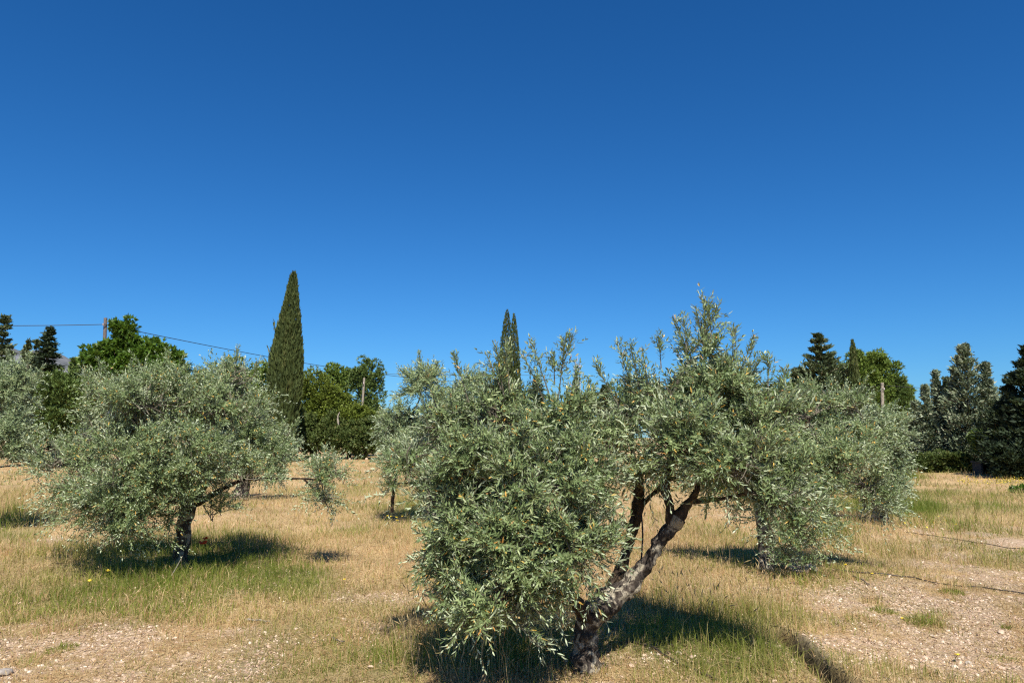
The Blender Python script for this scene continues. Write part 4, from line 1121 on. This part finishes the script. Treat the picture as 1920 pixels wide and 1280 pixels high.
# ------------------------------------------------------------------ grass
def add_blades(mb, rng, x, y, h, w, lean, tint, segs=2):
    n = len(x)
    z = gz(x, y)
    az, wa = rng.uniform(0, 2 * pi, n), rng.uniform(0, 2 * pi, n)
    L = np.abs(rng.normal(0, 1, n)) * lean
    dx, dy = np.cos(az) * L, np.sin(az) * L
    wx, wy = np.cos(wa) * w, np.sin(wa) * w
    base = np.stack([x, y, z - .01], -1)
    wv = np.stack([wx, wy, np.zeros(n)], -1)
    def at(t):
        return base + np.stack([dx * h * t * t, dy * h * t * t, h * t * (1 - .25 * np.minimum(L, 1.2) * t)], -1)
    i = np.arange(n)[:, None]
    if segs == 1:
        v = np.stack([base - wv, base + wv, at(1.0)], 1).reshape(-1, 3)
        mb.add(v, i * 3 + np.array([[0, 1, 2]]), tint)
    else:
        m = at(.55)
        v = np.stack([base - wv, base + wv, m - wv * .75, m + wv * .75, at(1.0)], 1).reshape(-1, 3)
        mb.add(v, np.concatenate([i * 5 + np.array([[0, 1, 3]]), i * 5 + np.array([[0, 3, 2]]), i * 5 + np.array([[2, 3, 4]])]), np.tile(tint, 3))
    return at(1.0), nrm(at(1.0) - at(.8))

def add_heads(mb, rng, p, d, l, w, tint):
    n = len(p); u, q = perp(d, rng); i = np.arange(n)[:, None] * 6
    l = l[:, None]; w = w[:, None]
    v = np.stack([p - d * l * .5, p + u * w, p - u * w, p + q * w, p - q * w, p + d * l * .6], 1).reshape(-1, 3)
    fs = [[0, 1, 3], [0, 3, 2], [0, 2, 4], [0, 4, 1], [5, 3, 1], [5, 2, 3], [5, 4, 2], [5, 1, 4]]
    mb.add(v, np.concatenate([i + np.array([f]) for f in fs]), np.tile(tint, 8))

dry, grn = MB(), MB()
rng = np.random.default_rng(77)
TALL = [(880, 1240, 130, 60, 1.0), (1330, 1170, 130, 60, .8), (1400, 1230, 120, 50, .35), (230, 1040, 130, 34, .55), (520, 1030, 120, 28, .4), (60, 960, 120, 30, .8), (1240, 1080, 60, 40, .6), (1000, 1250, 130, 50, .6),
        (1650, 985, 90, 25, .4), (620, 1000, 120, 60, .15), (1230, 1200, 50, 30, .3), (790, 1020, 80, 60, .3), (1720, 880, 30, 20, .8)]
BANDS = [(72000, 3.6, 7.5, .0015, 2, 1.1), (96000, 7, 13, .0022, 2, 1.2), (104000, 12, 26, .0042, 1, 1.3), (96000, 24, 62, .0095, 1, 1.35)]
for n, r0, r1, w0, segs, pw in BANDS:
    # tufts of blades
    nt = n // 6
    tx, ty = scatter(rng, nt, r0, r1, 47, pw)
    spread = .02 + .004 * np.hypot(tx, ty)
    x = np.repeat(tx, 6) + rng.normal(0, 1, nt * 6) * np.repeat(spread, 6); y = np.repeat(ty, 6) + rng.normal(0, 1, nt * 6) * np.repeat(spread, 6)
    n = len(x)
    g, b = fields(x, y)
    fd, _ = furrow_dist(x, y)
    px, py = to_px(x, y)
    tall = field(TALL, px, py)
    dens = np.clip(1.0 - b * .72, .3, 1) * (.45 + .55 * np.clip(fbm(x * .9, y * .9, 61, 3) * 2.2 - .4, 0, 1))
    dens = np.clip(dens + .6 * np.clip(g, 0, 1) + .4 * tall, 0, 1)
    keep = (rng.uniform(0, 1, n) < dens) & ((fd > .055) | (y > 6.3)) & (y < 61)
    x, y, g, b, tall = x[keep], y[keep], g[keep], b[keep], tall[keep]; n = len(x)
    hmod = .35 + 1.3 * fbm(x * .8, y * .8, 71, 4) ** 1.2
    h = (.055 + .085 * np.clip((np.hypot(x, y) - 3) / 14, 0, 1)) * hmod * rng.uniform(.5, 1.5, n) * np.clip(1.1 - .85 * b, .24, 1) * (1 + 1.1 * np.clip(tall, 0, 1.2) + .6 * np.clip(g, 0, 1))
    w = w0 * rng.uniform(.7, 1.5, n)
    isg = rng.uniform(0, 1, n) < np.clip(g * .95 + .07, 0, .88)
    patch = fbm(x / 1.9, y / 1.9, 81, 3)
    for sel, mbx, lean in ((~isg, dry, .75), (isg, grn, .7)):
        q = int(sel.sum())
        tint = np.clip(rng.uniform(0, .8, q) + .85 * (patch[sel] - .5) + .2 * rng.uniform(0, 1, q) ** 6, 0, 1)
        if mbx is grn: tint = np.clip(tint * .8 + .35 * (1 - g[sel]) , 0, 1)
        tip, dr = add_blades(mbx, rng, x[sel], y[sel], h[sel] * (1.0 if mbx is dry else 1.05), w[sel] * (1 if mbx is dry else 1.35), lean, tint, segs)
        if mbx is dry and r1 < 14:
            hs_ = rng.uniform(0, 1, q) < .10
            add_heads(dry, rng, tip[hs_], dr[hs_], rng.uniform(.018, .04, hs_.sum()), w0 * rng.uniform(1.4, 2.4, hs_.sum()), np.clip(tint[hs_] * .6 + .3, 0, 1))
# lush green patches by the right-hand olives
for cx_, cy_, rx_, ry_, n in ((1712, 953, 40, 9, 5200), (1640, 946, 34, 12, 3200), (1700, 892, 26, 9, 2500), (1560, 1000, 60, 22, 1500)):
    x, y = GP(cx_ + rx_ * rng.normal(0, .6, n), cy_ + ry_ * rng.normal(0, .6, n)).T
    add_blades(grn, rng, x, y, .13 * rng.uniform(.5, 1.5, n), np.full(n, .0055), .7, rng.uniform(0, .38, n), 1)
# straw litter lying flat on the soil
n = 60000
x, y = scatter(rng, n, 3.6, 12, 46, 1.1)
d, _ = furrow_dist(x, y); k_ = d > .09
x, y = x[k_], y[k_]; n = len(x)
a = rng.uniform(0, pi, n); l = rng.uniform(.02, .07, n); z = gz(x, y) + rng.uniform(.004, .02, n); w = .0014 + .00018 * y
dv = np.stack([np.cos(a) * l, np.sin(a) * l, rng.normal(0, .12, n) * l], -1); wv = np.stack([-np.sin(a) * w, np.cos(a) * w, 0 * a], -1)
c = np.stack([x, y, z], -1)
dry.add(np.stack([c - dv - wv, c - dv + wv, c + dv + wv * .5, c + dv - wv * .5], 1).reshape(-1, 3), np.arange(n)[:, None] * 4 + np.array([[0, 3, 2, 1]]), rng.uniform(0, 1, n))
# long wild oat stalks by the front olive
n = 260
x, y = GP(rng.normal(880, 90, n), np.clip(rng.normal(1235, 28, n), 1175, 1300)).T
n2 = 130
x2, y2 = GP(rng.normal(1330, 90, n2), rng.normal(1170, 30, n2)).T
x, y = np.concatenate([x, x2]), np.concatenate([y, y2]); n = len(x)
tip, dr = add_blades(dry, rng, x, y, rng.uniform(.25, .5, n), np.full(n, .0017), .55, rng.uniform(.3, .95, n), 2)
add_heads(dry, rng, tip, dr, rng.uniform(.04, .08, n), np.full(n, .0045), rng.uniform(.3, .8, n))
tag(dry.build("dry_grass", M_dry), kind='stuff')
tag(grn.build("green_grass", M_green), kind='stuff')

# ------------------------------------------------------------------ small plants
def weed(label, px, py, r, h, n, seed):
    rng = np.random.default_rng(seed)
    x0, y0 = GP(px, py)
    mb = MB()
    a = rng.uniform(0, 2 * pi, n); rr = r * np.sqrt(rng.uniform(0, 1, n)) * .75
    x, y = x0 + rr * np.cos(a), y0 + rr * np.sin(a)
    add_blades(mb, rng, x, y, h * rng.uniform(.3, 1.2, n) * (1.1 - .6 * rr / (.75 * r)), np.full(n, .0028), 1.1, np.clip(rng.uniform(.15, .85, n), 0, 1), 2)
    o = mb.build("weed", M_green, None, origin=(x0, y0, float(gz(x0, y0))))
    tag(o, label, "weed", "low green weeds on the stony ground")
for q, a in enumerate([("round green weed tuft on the gravel at lower right", 1735, 1172, .22, .12, 420), ("small green weed just below the right-hand hose", 1785, 1122, .16, .09, 260), ("pale green weed left of the round tuft at right", 1655, 1150, .18, .10, 260),
                       ("low weed near the lower right corner", 1880, 1240, .14, .06, 150), ("green weed on the stony patch at lower left", 115, 1215, .16, .08, 220), ("blue-green sprout beside the biggest pale stone at right", 1886, 1178, .05, .08, 60), ("green weed by the left picture edge", 20, 1165, .2, .10, 260)]):
    weed(*a, 500 + q)

def flower(name, label, px, py, h, r, mat, npet, seed, group, cat):
    rng = np.random.default_rng(seed)
    x, y = GP(px, py); z0 = float(gz(x, y))
    root = thing(name, label, cat, (x, y, z0), group)
    top = np.array([rng.normal(0, .03), -.02, h])
    mb = MB(); add_tube(mb, [np.zeros(3), top * np.array([.2, .2, .5]), top], [.003, .0025, .002], 5, 3, tint=.3); mb.build("stem", M_green, root)
    mb = MB()
    for k in range(npet):
        a = k * 2 * pi / npet + rng.normal(0, .1)
        d = np.array([cos(a), sin(a) - .35, rng.uniform(.3, .8)]); d = nrm(d); u = nrm(np.cross(d, [0, 0, 1])); 
        v = np.array([top, top + d * r * .55 + u * r * .55, top + d * r * 1.05 + u * r * .35, top + d * r * 1.05 - u * r * .35, top + d * r * .55 - u * r * .55])
        mb.add(v, [[0, 1, 2], [0, 2, 3], [0, 3, 4]], rng.uniform(0, 1))
    mb.build("petals", mat, root)
flower("poppy", "larger red poppy beside the trunk of the left olive, in front", 378, 1062, .30, .060, M_red, 5, 1, "red poppies", "flower")
flower("poppy", "smaller red poppy just behind and above the larger one", 383, 1056, .33, .040, M_red, 5, 2, "red poppies", "flower")
YF = 'yellow wildflowers in the grass'
for q, (lb, px, py, h, r) in enumerate([("yellow flower in grass left of the poppy olive's trunk, upper of two", 205, 1082, .12, .028), ("yellow flower in grass left of the poppy olive's trunk, lower of two", 167, 1104, .12, .026),
        ("yellow flower left of the front olive by its lower boughs", 800, 1040, .12, .026), ("yellow flower beside the stone heap at right", 1583, 1090, .13, .022), ("yellow flower on gravel right of the stone heap", 1628, 1098, .08, .018),
        ("orange-yellow flower near the lower right corner", 1791, 1250, .05, .018), ("yellow flower on gravel left of the round green weed", 1703, 1178, .06, .014),
        ("yellow flower alone in the middle of the left meadow", 640, 1095, .08, .018)]):
    flower("yellow_flower", lb, px, py, h, r, M_yellow, 6, 20 + q, YF, "flower")
for q, (px, py) in enumerate([(737, 994), (747, 997), (753, 992), (744, 1002), (722, 990)]):
    flower("yellow_flower", "yellow flower in the cluster by the shadow of the pale grey olive", px, py, .20, .024, M_yellow, 6, 40 + q, YF, "flower")
# yellow bloom far right
rng = np.random.default_rng(9)
mb = MB(); n = 342
px = np.concatenate([rng.uniform(1795, 1960, 330), rng.normal(1745, 30, 12)]); py = np.concatenate([rng.normal(911, 3.5, 330), rng.normal(1000, 6, 12)])
xy = GP(px, py); h = rng.uniform(.1, .28, n)
p = np.stack([xy[:, 0], xy[:, 1], gz(xy[:, 0], xy[:, 1]) + h], -1)
add_spray(mb, rng, p, nrm(rng.normal(0, 1, (n, 3)) + np.array([0, 0, .6])), np.full(n, .035), np.full(n, .016), rng.uniform(0, 1, n))
tag(mb.build("yellow_bloom", M_yellow), kind='stuff')

# ------------------------------------------------------------------ hoses, sticks
def ground_line(name, label, cat, pts, r, mat, lift=.012, group=None, seed=0, taper=1.0):
    rng = np.random.default_rng(seed)
    xy = np.array([GP(*p) for p in pts])
    P, _ = smooth_path(np.column_stack([xy, np.zeros(len(xy))]), np.ones(len(xy)), 14)
    P[:, :2] += np.cumsum(rng.normal(0, .0007, (len(P), 2)), 0)
    P[:, 2] = gz(P[:, 0], P[:, 1]) + lift + .003 * np.sin(np.arange(len(P)) * .5)
    mb = MB(); o3 = P[0].copy()
    add_tube(mb, P - o3, np.linspace(r, r * taper, len(P)), 7, 1)
    o = mb.build(name, mat, None, smooth=True); o.location = o3
    tag(o, label, cat, group)
HG = 'black irrigation hoses on the ground'
ground_line("irrigation_hose", "long black irrigation hose across the gravel at right, nearer one", "hose", [(1560, 1078), (1640, 1086), (1715, 1092), (1780, 1104), (1850, 1112), (1925, 1123), (2000, 1132)], .007, M_hose, .016, HG, 1)
ground_line("irrigation_hose", "thin black irrigation hose across the gravel at right, farther one", "hose", [(1700, 1004), (1740, 1009), (1800, 1014), (1860, 1022), (1925, 1030), (2000, 1038)], .0065, M_hose, .03, HG, 2)
ground_line("irrigation_hose", "short black hose on pale gravel right of the front trunk", "hose", [(1140, 1222), (1185, 1222), (1225, 1232), (1262, 1252), (1300, 1268), (1345, 1290)], .007, M_hose, .012, HG, 3)
mb = MB(); pts = [PT(1203, 966, 5.62), PT(1205, 1000, 5.5), PT(1203, 1040, 5.42), PT(1200, 1066, 5.36)]
add_tube(mb, [p - pts[0] for p in pts], [.006] * 4, 7, 5)
o = mb.build("hanging_tube", M_hose, None, smooth=True); o.location = pts[0]
tag(o, "thin dark tube hanging upright between the two limbs of the front olive", "tube")
ST = 'dry sticks on the ground'
ground_line("stick", "grey dead stick lying left of centre in the foreground grass", "stick", [(462, 1160), (485, 1164), (508, 1168)], .010, M_stick, .02, ST, 5, .5)
ground_line("stick", "short dark twig end lying in the foreground left of the front olive", "stick", [(622, 1200), (632, 1204), (646, 1206)], .009, M_pole, .02, ST, 6, .6)
ground_line("stick", "dark stick on the ground right of the stone heap", "stick", [(1600, 1092), (1618, 1100), (1632, 1108)], .010, M_pole, .02, ST, 7, .5)
for q, (lb, a, b) in enumerate([("pale dead stick leaning at the foot of the poppy olive's trunk", (322, 1078), (342, 1042)), ("pale stick leaning against the left side of the front olive's trunk", (1056, 1222), (1078, 1188))]):
    d0 = 2219.0 / (a[1] - 820)
    p0, p1_ = PT(a[0], a[1], d0), PT(b[0], b[1], d0 + .05)
    mb = MB(); add_tube(mb, [np.zeros(3), (p1_ - p0) * .5 + np.array([.005, 0, .004]), p1_ - p0], [.006, .005, .003], 6, 4)
    o = mb.build("stick", M_stick, None, smooth=True); o.location = p0
    tag(o, lb, "stick", ST)
